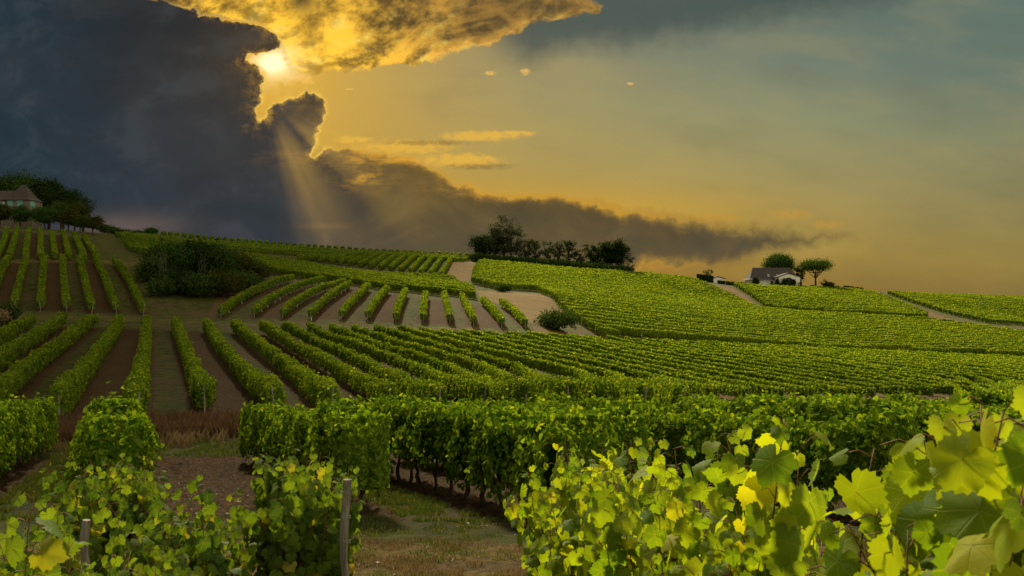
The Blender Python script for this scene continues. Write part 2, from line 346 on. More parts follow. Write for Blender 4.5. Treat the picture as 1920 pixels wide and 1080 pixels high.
# ------------------------------------------------------------------ materials
def mat(name):
    m = bpy.data.materials.new(name); m.use_nodes = True; m.node_tree.nodes.clear(); g = G(m.node_tree)
    out = g.n('ShaderNodeOutputMaterial'); return m, g, out
def leafmat(name, c1, c2, c3, trans=.45, transc=None, rough=.5, veins=False, wscale=.35, spec=.35):
    m, g, out = mat(name)
    rnd = g.n('ShaderNodeNewGeometry').outputs['Random Per Island']
    pos = g.n('ShaderNodeNewGeometry').outputs['Position']
    nz = g.noise(pos, wscale, 3., .6)
    c = g.mix(g.ss(g.add(g.mul(rnd, .6), g.mul(nz, .6)), .3, .85), c1, c2)
    c = g.mix(g.ss(rnd, .90, .99), c, c3)
    if veins:
        uv = g.sep(g.n('ShaderNodeTexCoord').outputs['UV'])
        r_ = g.m('SQRT', g.add(g.mul(uv[0], uv[0]), g.mul(uv[1], uv[1]))); th = g.m('ARCTAN2', uv[0], uv[1])
        mm = g.sub(g.m('MODULO', g.add(th, 6.28+.48), .96), .48)
        am = g.m('ABSOLUTE', mm); dist_ = g.mul(am, r_)
        v1 = g.ss(dist_, .035, .008)
        sec = g.m('ABSOLUTE', g.sub(g.m('FRACT', g.sub(g.mul(r_, 6.), g.mul(am, 4.5))), .5))
        v2 = g.mul(g.ss(sec, .075, .02), .55)
        vv = g.mul(g.mx(v1, v2), g.ss(r_, 1.1, .7))
        blot = g.ss(g.noise(g.xyz(g.add(uv[0], g.mul(rnd, 40.)), uv[1], rnd), 3.2, 3., .6), .55, .75)
        c = g.mix(g.mul(blot, .18), c, c3)
        c = g.mix(g.mul(vv, .28), c, g.mix(.5, c3, (.30, .34, .10, 1)))
    di = g.n('ShaderNodeBsdfPrincipled' if spec > .12 else 'ShaderNodeBsdfDiffuse'); g.put(di.inputs[0], c)
    if spec > .12: di.inputs['Roughness'].default_value = rough; di.inputs['Specular IOR Level'].default_value = spec
    if veins:
        bp = g.n('ShaderNodeBump'); bp.inputs['Strength'].default_value = .45; bp.inputs['Distance'].default_value = .004
        g.put(bp.inputs['Height'], g.add(g.mul(vv, -1.), g.mul(g.noise(pos, 90., 2.), .35))); g.nt.links.new(bp.outputs[0], di.inputs['Normal'])
    tr = g.n('ShaderNodeBsdfTranslucent'); tc = g.mix(1., c, transc or (2.1, 1.9, .55, 1), 'MULTIPLY'); g.put(tr.inputs[0], tc)
    mx = g.n('ShaderNodeMixShader'); mx.inputs[0].default_value = trans
    g.nt.links.new(di.outputs[0], mx.inputs[1]); g.nt.links.new(tr.outputs[0], mx.inputs[2]); g.nt.links.new(mx.outputs[0], out.inputs[0])
    return m
def plain(name, c1, c2, scale=8., rough=.85, bump=.3, bd=.02, stretch=(1, 1, 1), detail=5.):
    m, g, out = mat(name)
    mp = g.n('ShaderNodeMapping'); g.put(mp.inputs[0], g.n('ShaderNodeTexCoord').outputs['Object']); mp.inputs['Scale'].default_value = stretch
    nz = g.noise(mp.outputs[0], scale, detail, .65)
    b = g.n('ShaderNodeBsdfPrincipled'); g.put(b.inputs['Base Color'], g.mix(g.ss(nz, .35, .65), c1, c2)); b.inputs['Roughness'].default_value = rough
    b.inputs['Specular IOR Level'].default_value = .2
    bp = g.n('ShaderNodeBump'); bp.inputs['Strength'].default_value = bump; bp.inputs['Distance'].default_value = bd
    g.put(bp.inputs['Height'], nz); g.nt.links.new(bp.outputs[0], b.inputs['Normal']); g.nt.links.new(b.outputs[0], out.inputs[0])
    return m
M = {}
M['vine'] = leafmat('vine_leaves', (.045, .098, .010, 1), (.140, .215, .018, 1), (.23, .28, .02, 1), .46, (2.3, 2.0, .45, 1), .75, spec=.12)
M['vine_mid'] = leafmat('vine_leaves_block', (.045, .092, .013, 1), (.150, .208, .022, 1), (.25, .28, .03, 1), .45, (2.3, 2.0, .45, 1), .8, wscale=.12, spec=.08)
M['vine_far'] = leafmat('vine_leaves_far', (.055, .100, .016, 1), (.155, .212, .024, 1), (.24, .27, .035, 1), .45, (2.2, 1.9, .45, 1), .85, wscale=.05, spec=.05)
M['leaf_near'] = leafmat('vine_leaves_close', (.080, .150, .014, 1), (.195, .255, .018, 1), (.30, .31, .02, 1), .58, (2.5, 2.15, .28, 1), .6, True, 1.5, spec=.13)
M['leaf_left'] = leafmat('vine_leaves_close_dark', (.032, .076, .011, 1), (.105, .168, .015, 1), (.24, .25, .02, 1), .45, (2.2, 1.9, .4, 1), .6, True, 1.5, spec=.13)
M['leaf_yellow'] = leafmat('vine_leaves_yellowed', (.22, .22, .02, 1), (.42, .34, .03, 1), (.5, .2, .03, 1), .5, (1.6, 1.3, .5, 1), .5, True, 3.)
M['tree'] = leafmat('tree_leaves', (.010, .024, .008, 1), (.025, .045, .012, 1), (.05, .05, .015, 1), .25, (1.6, 1.5, .6, 1), .6, spec=.06)
M['tree_silver'] = leafmat('tree_leaves_silver', (.020, .028, .014, 1), (.050, .060, .032, 1), (.14, .13, .09, 1), .25, (1.6, 1.5, .6, 1), .6, spec=.06)
M['tree_green'] = leafmat('tree_leaves_green', (.020, .048, .012, 1), (.052, .090, .018, 1), (.07, .07, .02, 1), .3, (1.6, 1.5, .6, 1), .6, spec=.06)
M['tree_brown'] = leafmat('tree_leaves_brown', (.030, .036, .010, 1), (.055, .060, .014, 1), (.09, .05, .015, 1), .3, (1.6, 1.5, .6, 1), .6, spec=.06)
M['shrub'] = leafmat('shrub_leaves', (.018, .040, .012, 1), (.050, .082, .018, 1), (.09, .10, .03, 1), .3, (1.6, 1.5, .6, 1), .6, wscale=.2, spec=.06)
M['dryleaf'] = leafmat('dry_stalks', (.16, .10, .05, 1), (.26, .18, .09, 1), (.34, .28, .18, 1), .3, (1.2, 1., .8, 1), .8)
M['grass'] = leafmat('grass_blades', (.045, .075, .012, 1), (.100, .120, .022, 1), (.30, .22, .08, 1), .3, (1.5, 1.4, .6, 1), .7)
M['straw'] = leafmat('straw_blades', (.11, .075, .035, 1), (.24, .165, .075, 1), (.10, .11, .03, 1), .25, (1.2, 1.1, .8, 1), .8)
M['redgrass'] = leafmat('tall_dry_grass', (.060, .034, .016, 1), (.125, .070, .032, 1), (.24, .17, .09, 1), .3, (1.3, 1.1, .8, 1), .8)
M['bark'] = plain('vine_bark', (.020, .014, .010, 1), (.075, .055, .040, 1), 30., .95, .9, .02, (1, 1, .25))
M['cane'] = plain('vine_cane', (.10, .035, .018, 1), (.20, .085, .035, 1), 40., .6, .2, .004)
M['post'] = plain('weathered_wood', (.10, .085, .068, 1), (.27, .24, .20, 1), 26., .9, .8, .01, (1, 1, .12))
M['sleeve'] = plain('white_plastic_sleeve', (.6, .6, .58, 1), (.75, .75, .72, 1), 8., .5)
M['wire'] = plain('galvanised_wire', (.30, .29, .27, 1), (.45, .44, .41, 1), 60., .5)
M['trunk'] = plain('tree_bark', (.025, .020, .015, 1), (.07, .055, .042, 1), 4., .95, .8, .05, (1, 1, .3))
M['stone'] = plain('limestone', (.30, .26, .20, 1), (.44, .39, .31, 1), 1.6, .9, .6, .05)
M['render'] = plain('cream_render', (.66, .63, .55, 1), (.80, .77, .69, 1), .8, .9, .2, .02)
M['rooft'] = plain('slate_tiles', (.035, .028, .028, 1), (.085, .064, .060, 1), 2.6, .85, .7, .06, (1, 1, 2.4))
M['stone_dark'] = plain('weathered_stone', (.11, .092, .07, 1), (.19, .165, .125, 1), 1.6, .9, .6, .05)
M['rooft2'] = plain('brown_tiles', (.030, .024, .022, 1), (.068, .054, .046, 1), 2.6, .85, .7, .06, (1, 1, 2.4))
M['teal'] = plain('teal_paint', (.10, .28, .26, 1), (.15, .34, .31, 1), 2., .6)
M['glass'] = plain('window_glass', (.30, .32, .33, 1), (.45, .45, .42, 1), 1.2, .15)
M['white'] = plain('white_paint', (.7, .7, .67, 1), (.8, .8, .77, 1), 2., .6)
M['darkdoor'] = plain('dark_timber', (.02, .02, .018, 1), (.04, .036, .03, 1), 3., .7)
M['pebble'] = plain('pale_pebbles', (.35, .32, .27, 1), (.55, .51, .45, 1), 12., .9)
M['bluetarp'] = plain('blue_tarpaulin', (.03, .30, .35, 1), (.05, .42, .45, 1), 4., .5)

# ground: soil, grass and dry straw by zone
def groundmat():
    m, g, out = mat('ground_soil_and_grass')
    at = g.n('ShaderNodeAttribute'); at.attribute_name = 'zone'; z = g.n('ShaderNodeSeparateColor'); g.nt.links.new(at.outputs['Color'], z.inputs[0])
    pos = g.n('ShaderNodeNewGeometry').outputs['Position']
    n1 = g.noise(pos, 1.1, 6., .65); n2 = g.noise(pos, 9., 5., .7); n3 = g.noise(pos, .12, 4., .6); n4 = g.noise(pos, 45., 3., .7)
    br = g.sub(g.add(g.mul(n1, .55), g.mul(n2, .45)), .5)
    soil = g.mix(g.ss(n2, .36, .62), (.014, .007, .003, 1), (.105, .060, .025, 1))
    soil = g.mix(g.mul(g.ss(n3, .35, .7), .6), soil, (.085, .052, .024, 1))
    pale = g.mix(g.ss(n2, .35, .68), (.070, .040, .018, 1), (.160, .096, .046, 1))
    grass = g.mix(g.ss(n1, .35, .65), (.028, .036, .008, 1), (.078, .084, .018, 1))
    grass = g.mix(g.mul(g.ss(n4, .45, .75), .6), grass, (.11, .095, .035, 1))
    grass = g.mix(g.ss(g.add(n3, g.mul(br, .8)), .48, .68), grass, (.085, .060, .028, 1))
    straw = g.mix(g.ss(n2, .35, .65), (.085, .052, .018, 1), (.215, .140, .050, 1))
    px_ = g.sep(pos); n5 = g.noise(g.xyz(g.mul(px_[0], .06), g.mul(px_[1], .9), 0.), 1., 4., .6)
    straw = g.mix(g.mul(g.ss(n1, .5, .7), .6), straw, (.11, .10, .03, 1)); straw = g.mix(g.mul(g.ss(n5, .45, .65), .6), straw, (.075, .050, .025, 1))
    c = g.mix(g.ss(g.add(z.outputs[0], g.mul(br, 1.1)), .4, .6), grass, soil)
    c = g.mix(g.ss(g.add(z.outputs[2], g.mul(br, 1.0)), .4, .6), c, pale)
    c = g.mix(g.ss(g.add(z.outputs[1], g.mul(br, 1.0)), .4, .6), c, straw)
    b = g.n('ShaderNodeBsdfPrincipled'); g.put(b.inputs['Base Color'], c); b.inputs['Roughness'].default_value = .95; b.inputs['Specular IOR Level'].default_value = .1
    bp = g.n('ShaderNodeBump'); bp.inputs['Strength'].default_value = .9; bp.inputs['Distance'].default_value = .2
    g.put(bp.inputs['Height'], g.add(g.mul(n2, .8), g.mul(n4, .4))); g.nt.links.new(bp.outputs[0], b.inputs['Normal']); g.nt.links.new(b.outputs[0], out.inputs[0])
    return m
M['ground'] = groundmat()

# ------------------------------------------------------------------ rows of vines
def dist_of(p): return np.hypot(p[..., 0], p[..., 1])
def leafsize(dm): return np.clip(.100+.00105*(dm-15), .100, .42)
def leaf_quads(c, nrm, s, r):
    n = len(c); rv = r.normal(size=(n, 3)); t = np.cross(nrm, rv); t /= np.linalg.norm(t, axis=1)[:, None]+1e-9; b = np.cross(nrm, t)
    s = s[:, None]*r.uniform(.42, .62, (n, 1)); fo = nrm*s*r.uniform(-.1, .5, (n, 1))
    v = np.stack([c-t*s*1.1, c-b*s*.9+fo, c+t*s*1.1, c+b*s*.9+fo], 1).reshape(-1, 3)
    return v, np.arange(4*n).reshape(n, 4)
LT = np.array([(0, -.75), (.55, -.85), (1.0, -.2), (.72, .25), (.5, .75), (0, 1.1), (-.5, .75), (-.72, .25), (-1.0, -.2), (-.55, -.85)])
def leaf_fans(c, nrm, s, r):
    n = len(c); rv = r.normal(size=(n, 3))*.6+np.array([0, 0, -1.]); t = np.cross(nrm, rv); t /= np.linalg.norm(t, axis=1)[:, None]+1e-9; b = np.cross(nrm, t)
    s = s*r.uniform(.42, .66, n); k = len(LT); cup = r.uniform(-.1, .35, n)*s
    o = c[:, None]+t[:, None]*LT[None, :, :1]*s[:, None, None]+b[:, None]*LT[None, :, 1:]*s[:, None, None]-nrm[:, None]*cup[:, None, None]*(np.abs(LT[None, :, :1])**1.5)
    v = np.concatenate([c[:, None]-b[:, None]*s[:, None, None]*.45, o], 1).reshape(-1, 3)
    i = np.arange(n)[:, None]*(k+1); j = np.arange(k)[None]
    return v, np.stack([i+0*j, i+1+j, i+1+(j+1) % k], -1).reshape(-1, 3)
def foliage(path, Ht, Wd, cb, seed, cover=1.6, fine=False, caps=(1, 1), sizef=None, lump=1.):
    r = np.random.default_rng(seed); path = resample(path, .5 if fine else 1.2)
    P_ = np.column_stack([path, H(path[:, 0], path[:, 1])])
    seg = np.diff(P_, axis=0); L = np.linalg.norm(seg, axis=1); cum = np.concatenate([[0], np.cumsum(L)])
    tang = seg/L[:, None]; side = np.stack([tang[:, 1], -tang[:, 0], 0*L], 1); side /= np.linalg.norm(side, axis=1)[:, None]
    dm = dist_of(P_[:-1]); s = (sizef or leafsize)(dm); per = Wd+2*(Ht-cb)
    nk = r.poisson(L*per*cover/(.62*s*s)); k = np.repeat(np.arange(len(L)), nk); n = len(k)
    t = r.uniform(0, 1, n); base = P_[k]+seg[k]*t[:, None]; arc = cum[k]+t*L[k]; sz = s[k]
    # each vine bulges on its own; tops and hems are uneven
    bulge = lambda a: np.cos(2*np.pi*a/1.02+2.2*vnoise(a/2.3, 40, seed))
    def top_h(a): return Ht*(1+lump*(.014*bulge(a)+.045*vnoise(a/.55, 0, seed)+.05*vnoise(a/1.3, 7, seed)+.04*vnoise(a/5., 3, seed)))
    def wid(a, z, q): return Wd/2*(1+lump*(.085*bulge(a)+.20*vnoise(a/.6, z*1.8+q*9, seed+5)+.16*vnoise(a/1.25, q*5, seed+9)))
    istop = r.random(n) < Wd*1.25/(per+.25*Wd)
    q = np.where(r.random(n) < .5, -1., 1.); th = top_h(arc)
    hem = cb+(.12*vnoise(arc/.7, 20, seed)-.06*bulge(arc))*lump
    zz = hem+(th-hem)*r.uniform(0, 1, n); e = (zz-hem)/(th-hem)
    prof = .62+.42*np.sin(np.pi*np.clip(e, 0, 1)**.9)**.6
    of = q*wid(arc, zz, q)*prof; nz = np.stack([q, .25+0*q], 1)
    u = r.uniform(-1, 1, n); zt = th-.16*u*u-.06; ot = u*wid(arc, zt, np.sign(u))*.92
    sh = (r.random(n) < .07)*r.exponential(.13, n)
    off = np.where(istop, ot, of); z = np.where(istop, zt+np.minimum(sh, .4), zz)
    depth = r.exponential(.05, n); off = off*(1-.5*np.minimum(depth, .5)); z = z-np.where(istop, depth, 0)
    c = base+side[k]*off[:, None]; c[:, 2] += z; c += r.normal(0, .03, (n, 3))
    out = side[k]*np.where(istop, u*.4, q)[:, None]; out[:, 2] += np.where(istop, 1., .30)
    nr = out+r.normal(0, .45, (n, 3)); nr /= np.linalg.norm(nr, axis=1)[:, None]
    cs, ns, ss_ = [c], [nr], [sz]
    for ci, (i, sg) in enumerate(((0, -1), (len(L)-1, 1))):
        if not caps[ci]: continue
        m = int(Wd*(Ht-cb)*cover*1.6/(.62*s[i]**2)); a = 0. if sg < 0 else cum[-1]
        p0 = P_[0] if sg < 0 else P_[-1]; zc = r.uniform(cb, Ht*.97, m); uo = r.uniform(-1, 1, m)
        c2 = p0+side[i]*(uo*Wd*.46)[:, None]+tang[i]*(sg*(.22*(1-uo*uo)+.08*vnoise(uo*3, zc*3, seed)))[:, None]; c2[:, 2] += zc
        n2 = tang[i]*sg+side[i]*uo[:, None]*.5+np.array([0, 0, .3])+r.normal(0, .4, (m, 3)); n2 /= np.linalg.norm(n2, axis=1)[:, None]
        cs.append(c2); ns.append(n2); ss_.append(np.full(m, s[i]))
    c = np.vstack(cs); nr = np.vstack(ns); sz = np.concatenate(ss_)
    v, f = (leaf_fans if fine else leaf_quads)(c, nr, sz, r)
    # the leafy mass inside
    sd_ = np.vstack([side, side[-1:]]); m = len(P_); ths = top_h(cum)
    pr = [(-.22, .14), (-.30, .5), (-.24, .80), (0, .87), (.24, .80), (.30, .5), (.22, .14), (0, .10)]
    ring = []
    for a_, b_ in pr:
        p = P_+sd_*(a_*Wd*(1+.2*vnoise(cum/.9, a_*9, seed+2)))[:, None]; p[:, 2] += cb+(ths-cb)*b_-.03; ring.append(p)
    ring = np.stack(ring, 1).reshape(-1, 3); kk = len(pr); i = np.arange(m-1)[:, None]*kk; j = np.arange(kk)[None]; j2 = (j+1) % kk
    cf = np.stack([i+j, i+j2, i+kk+j2, i+kk+j], -1).reshape(-1, 4)+len(v)
    capf = [np.arange(kk)[::-1][None]+len(v), (np.arange(kk)+(m-1)*kk)[None]+len(v)]
    fs = [f] if not fine else [f]
    return np.vstack([v, ring]), [f, cf, np.vstack(capf)]
# trunk and post meshes, shared by all rows
def trunk_mesh(i):
    r = np.random.default_rng(100+i); b = MB(); k = 9; z = np.linspace(-.06, .92, k)
    x = np.cumsum(r.normal(0, .035, k)); y = np.cumsum(r.normal(0, .03, k)); x -= x[0]; y -= y[0]
    b.tube(np.stack([x+.10*np.sin(z*3+i), y, z], 1), np.linspace(.048, .026, k)*(1+r.uniform(-.2, .35, k)), 7)
    p0 = np.array([x[-3]+.10*np.sin(z[-3]*3+i), y[-3], z[-3]])
    b.tube([p0, p0+(.1, .02, .12), p0+(.22, .0, .22)], [.022, .018, .012], 5)
    o = b.out('trunk', M['bark'], smooth=True); me = o.data; bpy.data.objects.remove(o); return me
TR = [trunk_mesh(i) for i in range(5)]
def post_mesh(h, rd, name='post'):
    b = MB(); z = np.array([-.15, .0, h*.3, h*.6, h*.97, h]); r = np.random.default_rng(int(h*100))
    b.tube(np.stack([.01*r.normal(size=6), .01*r.normal(size=6), z], 1), rd*np.array([1.05, 1.05, 1, .97, .93, .78]), 9)
    o = b.out(name, M['post'], smooth=False); me = o.data; bpy.data.objects.remove(o); return me
POST = post_mesh(1.55, .045)
def sleeve_mesh():
    b = MB(); b.tube([(0, 0, -.02), (0, 0, .5)], .05, 8); o = b.out('sleeve', M['sleeve']); me = o.data; bpy.data.objects.remove(o); return me
SLV = sleeve_mesh()
def put(name, me, parent, p, rz=0, sc_=1., tilt=0., tz=0.):
    o = bpy.data.objects.new(name, me); col.objects.link(o); o.parent = parent
    o.location = Vector(p)-parent.location; o.rotation_euler = (tilt, tz, rz); o.scale = (sc_, sc_, sc_); return o
def vine_row(path, Ht, Wd, cb, seed, label, group, m='vine_mid', trunks=0., post=(0, 0), fine=False, cover=1.6, tmax=1e9, sleeves=0., caps=(1, 1), sizef=None, lump=1.):
    v, f = foliage(path, Ht, Wd, cb, seed, cover, fine, caps, sizef, lump)
    p0 = path[0]; org = (float(p0[0]), float(p0[1]), float(H(p0[0], p0[1])))
    if not trunks and not any(post):
        o = build('vine_row', v, f, M[m], org=org); return tag(o, label, 'vine row', group)
    e = empty('vine_row', org); tag(e, label, 'vine row', group)
    build('foliage', v, f, M[m], e, org)
    r = np.random.default_rng(seed+77)
    if trunks:
        q = resample(path, trunks); hq = H(q[:, 0], q[:, 1]); cnt = 0
        for i in range(len(q)):
            if dist_of(q[i]) > tmax or cnt >= 98: continue
            cnt += 1
            x, y = q[i]+r.normal(0, .04, 2)
            put('trunk', TR[int(r.integers(5))], e, (x, y, hq[i]), r.uniform(0, 6.28), r.uniform(.85, 1.15))
            if sleeves and r.random() < sleeves: put('sleeve', SLV, e, (x+.1, y-.1, hq[i]))
    d_ = (np.asarray(path[-1])-np.asarray(path[-2])); d_ = d_/np.linalg.norm(d_)
    d0 = (np.asarray(path[0])-np.asarray(path[1])); d0 = d0/np.linalg.norm(d0)
    for fl, pt, dd in ((post[0], path[0], d0), (post[1], path[-1], d_)):
        if fl:
            x, y = np.asarray(pt)+dd*.32; put('post', POST, e, (x, y, H(x, y)), r.uniform(0, 6), 1., dd[1]*.10*-1, dd[0]*.16)
    return e
strips = []   # (path a, path b, kind) for colouring the ground between rows

# foreground block: rows in line with the vanishing direction
dv_ = np.array([-.439, 1.])
def ln(x15, z0, z1): return np.array([(x15-.439*(z-15), z) for z in np.linspace(z0, z1, 8)])
B1 = [(-13.2, 14, 33, 'hidden row at the far left edge of the front block'),
      (-9.65, 13, 33.5, 'tall leafy vine row with bare trunks at the left edge, before the dry grass'),
      (-6.75, 14.6, 28.5, 'short boxy vine row seen end-on, standing alone between grass alley and ploughed soil'),
      (-2.54, 14.8, 27, 'dark leafy vine row behind the wooden post, right of the ploughed soil'),
      (-.05, 12.6, 28, 'vine row with a line of crooked bare trunks above the grassy alley in the middle'),
      (2.5, 16, 28.4, 'vine row right behind the row with the crooked trunks'),
      (5.45, 13.8, 30, 'vine row whose tall dark end wall stands above the gap between the close vines'),
      (8.0, 17, 30.3, 'row just beyond the tall dark row end, half hidden by close yellow leaves'),
      (10.6, 17, 30.5, 'third row beyond the tall dark row end in the front block'),
      (13.2, 18, 30.5, 'fourth row beyond the tall dark row end in the front block'),
      (15.9, 19, 31, 'fifth row beyond the tall dark row end in the front block'),
      (18.6, 20, 31.5, 'sixth row beyond the tall dark row end in the front block'),
      (21.3, 22, 32, 'seventh row beyond the tall dark row end, near the right edge of the view'),
      (24.0, 24, 32, 'last row of the front block at the right edge of the view')]
b1p = []
for i, (x, a, b, lab) in enumerate(B1):
    p = ln(x, a, b); b1p.append(ln(x, 11.5, 31.5))
    vine_row(p, 1.74+.05*math.sin(i*2.1), .92, .62 if i in (4,) else .48, 900+i, lab, 'vine rows of the front block across the headland', 'vine', .95, (0, 0), True, 1.9, lump=1.9, sizef=lambda q: np.clip(.088+.0008*(q-12), .088, .13))
for i in range(len(b1p)-1): strips.append((b1p[i], b1p[i+1], 'grass' if i in (1, 3, 5, 7, 9) else 'soil'))

# middle block: each row traced by its top line, far end first
TOPS = [
 [(60, 588), (20, 607), (-60, 650), (-180, 715)],
 [(118, 587), (75, 612), (0, 655), (-110, 722)],
 [(177, 588), (135, 613), (60, 665), (0, 708), (-60, 750)],
 [(225, 589), (212, 612), (185, 645), (145, 690), (112, 728)],
 [(275, 592), (273, 625), (267, 655), (262, 690), (255, 728)],
 [(330, 593), (341, 625), (355, 655), (370, 690), (384, 716)],
 [(386, 597), (402, 622), (430, 652), (470, 690), (515, 718)],
 [(440, 599), (468, 622), (515, 655), (570, 690), (618, 722)],
 [(492, 601), (530, 624), (590, 655), (660, 688), (728, 716)],
 [(535, 603), (580, 624), (650, 655), (738, 690), (820, 719)],
 [(580, 605), (635, 628), (715, 655), (810, 688), (905, 717)],
 [(622, 606), (685, 630), (770, 656), (870, 686), (985, 716)],
 [(664, 608), (735, 631), (830, 658), (935, 686), (1062, 715)],
 [(706, 609), (790, 634), (890, 659), (1005, 688), (1140, 716)]]
fx = [748, 790, 830, 870, 910, 950, 990, 1028, 1066, 1103, 1139, 1174, 1209, 1243, 1277, 1310, 1343, 1376, 1408, 1440, 1472, 1504, 1536, 1567, 1598, 1629, 1660, 1690, 1720, 1750, 1780, 1810, 1840, 1870]
nx = [1208, 1276, 1342, 1403, 1465, 1523, 1582, 1637, 1693, 1745, 1800, 1844, 1892, 1940, 1985, 2030]
while len(nx) < len(fx): nx.append(nx[-1]+44)
for k, (a, b) in enumerate(zip(fx, nx)):
    ya = 610+(a-748)*.049; yb = 717+min(1., (b-1208)/250)*9
    TOPS.append([(a+(b-a)*t, ya+(yb-ya)*(t*1.0+.10*t*(1-t))) for t in np.linspace(0, 1, 6)])
midp = []
HM = 1.72
for i, tp in enumerate(TOPS):
    p = np.array([hit(x, y, HM, 36., 260.) for x, y in tp]); p = resample(smoothpath(p, 3), 2.)
    keep = (p[:, 0]/p[:, 1]*F+960) < 2060
    if keep.sum() < 3: continue
    p = p[keep]
    midp.append(p)
    lab = {0: 'row at the lower left corner of the middle block, mostly out of frame', 3: 'middle block row ending at the leaning pale post beside the grass, left', 4: 'middle block row pointing straight uphill, right of the leaning pale post', 5: 'middle block row ending beside the tall dry grass with a short stake'}.get(i)
    lab = lab or f'{nth(i+1)} {"curving" if i < 9 else "slanting"} row of the middle block, counted from the left'
    vine_row(p, HM, .86 if i < 14 else .68, .5, 300+i, lab, 'vine rows of the middle block', 'vine_mid', 1.15 if i < 20 else 0, (0, 1), False, 1.7 if i < 14 else 1.6, lump=1.5 if i < 14 else 1.0, tmax=82 if i > 5 else 70)
for i in range(min(len(midp)-1, 24)): strips.append((midp[i], midp[i+1], 'soil' if i % 2 else 'grass'))

# block beyond the track, curved rows climbing right of the thicket
B2 = [[(415, 576), (440, 556), (480, 536), (548, 514)], [(478, 575), (500, 556), (545, 534), (607, 518)], [(530, 578), (548, 562), (590, 538), (645, 523)],
      [(583, 580), (600, 562), (630, 540), (655, 526)], [(640, 580), (655, 562), (675, 545), (690, 530)], [(690, 582), (700, 565), (712, 550), (726, 535)],
      [(742, 585), (746, 570), (753, 555), (760, 540)], [(793, 586), (794, 572), (796, 558), (798, 545)], [(843, 588), (840, 572), (836, 558), (833, 546)],
      [(888, 592), (882, 578), (873, 562), (866, 550)], [(940, 594), (932, 582), (918, 568), (905, 556)], [(984, 597), (972, 584), (955, 570), (940, 560)]]
b2p = []
for i, tp in enumerate(B2):
    p = resample(smoothpath(np.array([hit(x, y, 1.55, 105., 215.) for x, y in tp]), 2), 1.5); b2p.append(p)
    vine_row(p, 1.6, .85, .55, 500+i, f'{nth(i+1)} of the twelve curved rows beyond the track, counted from the thicket', 'curved vine rows beyond the track', 'vine_mid', 1.3, (1, 0), False, 1.7, sleeves=.06)
for i in range(len(b2p)-1): strips.append((b2p[i], b2p[i+1], 'grass' if i % 2 == 0 else 'soil'))
# left hillside: lower and upper terraces
L1 = [[(-70, 560), (-45, 515), (-25, 482)], [(-25, 562), (-5, 520), (15, 478)], [(27, 560), (35, 520), (50, 477)], [(76, 562), (78, 520), (84, 476)], [(125, 563), (120, 520), (116, 477)], [(172, 566), (160, 520), (148, 478)],
      [(218, 566), (200, 520), (178, 477)], [(268, 570), (245, 520), (215, 482)]]
l1p = []
for i, tp in enumerate(L1):
    p = resample(smoothpath(np.array([hit(x, y, 1.55, 112., 200.) for x, y in tp]), 2), 1.5); l1p.append(p)
    vine_row(p, 1.6, .85, .5, 520+i, f'{nth(i+1)} row from the left on the lower terrace below the house', 'rows on the lower terrace of the left hillside', 'vine_mid', 1.5, (1, 0), False, 1.7, sleeves=.05)
for i in range(len(l1p)-1): strips.append((l1p[i], l1p[i+1], 'grass' if i % 2 == 0 else 'soil'))
L2 = [[(-45, 466), (-20, 440), (-5, 424)], [(-3, 470), (8, 445), (14, 424)], [(18, 472), (26, 445), (33, 424)], [(48, 472), (51, 445), (55, 425)], [(76, 474), (76, 450), (76, 427)], [(103, 472), (100, 450), (97, 430)],
      [(129, 474), (124, 450), (118, 430)], [(157, 478), (149, 455), (139, 434)], [(184, 486), (173, 460), (158, 438)]]
l2p = []
for i, tp in enumerate(L2):
    p = resample(np.array([hit(x, y, 1.5, 150., 260.) for x, y in tp]), 1.5); l2p.append(p)
    vine_row(p, 1.5, .85, .4, 540+i, f'{nth(i+1)} row from the left on the upper terrace under the round trees', 'rows on the upper terrace of the left hillside', 'vine_mid')
for i in range(len(l2p)-1): strips.append((l2p[i], l2p[i+1], 'grass' if i % 2 == 0 else 'soil'))
# fields: outline in survey points, rows laid parallel inside
def clip_rows(poly, d_, sp, start=0.):
    d_ = np.asarray(d_, float); d_ /= np.linalg.norm(d_); nn = np.array([-d_[1], d_[0]]); poly = np.asarray(poly)
    s_ = poly@nn; outl = []
    for o in np.arange(s_.min()+sp*(.5+start), s_.max(), sp):
        ts = []
        for i in range(len(poly)):
            a, b = poly[i], poly[(i+1) % len(poly)]; sa, sb = a@nn-o, b@nn-o
            if sa*sb < 0: q = a+(b-a)*sa/(sa-sb); ts.append(q@d_)
        ts.sort()
        for j in range(0, len(ts)-1, 2):
            if ts[j+1]-ts[j] > 3: outl.append(np.array([d_*ts[j]+nn*o, d_*ts[j+1]+nn*o]))
    return outl
def px_poly(pts, y0, y1): return np.array([hit(x, y, 0, y0, y1) for x, y in pts])
def field(poly, d_, sp, Ht, Wd, cb, seed, labf, group, m='vine_far', cover=1.35, sizef=None, wob=.0):
    rows = clip_rows(poly, d_, sp)
    rows.sort(key=lambda q: q[:, 1].mean())
    for i, q in enumerate(rows):
        p = resample(q, 2.)
        if wob: p[:, 1] += wob*np.sin(p[:, 0]/17.)
        vine_row(p, Ht, Wd*.84, cb, seed+i, labf(i), group, m, cover=cover*1.12, sizef=sizef, lump=1.2)
    return rows
nr_all = {}
zoneP = {}
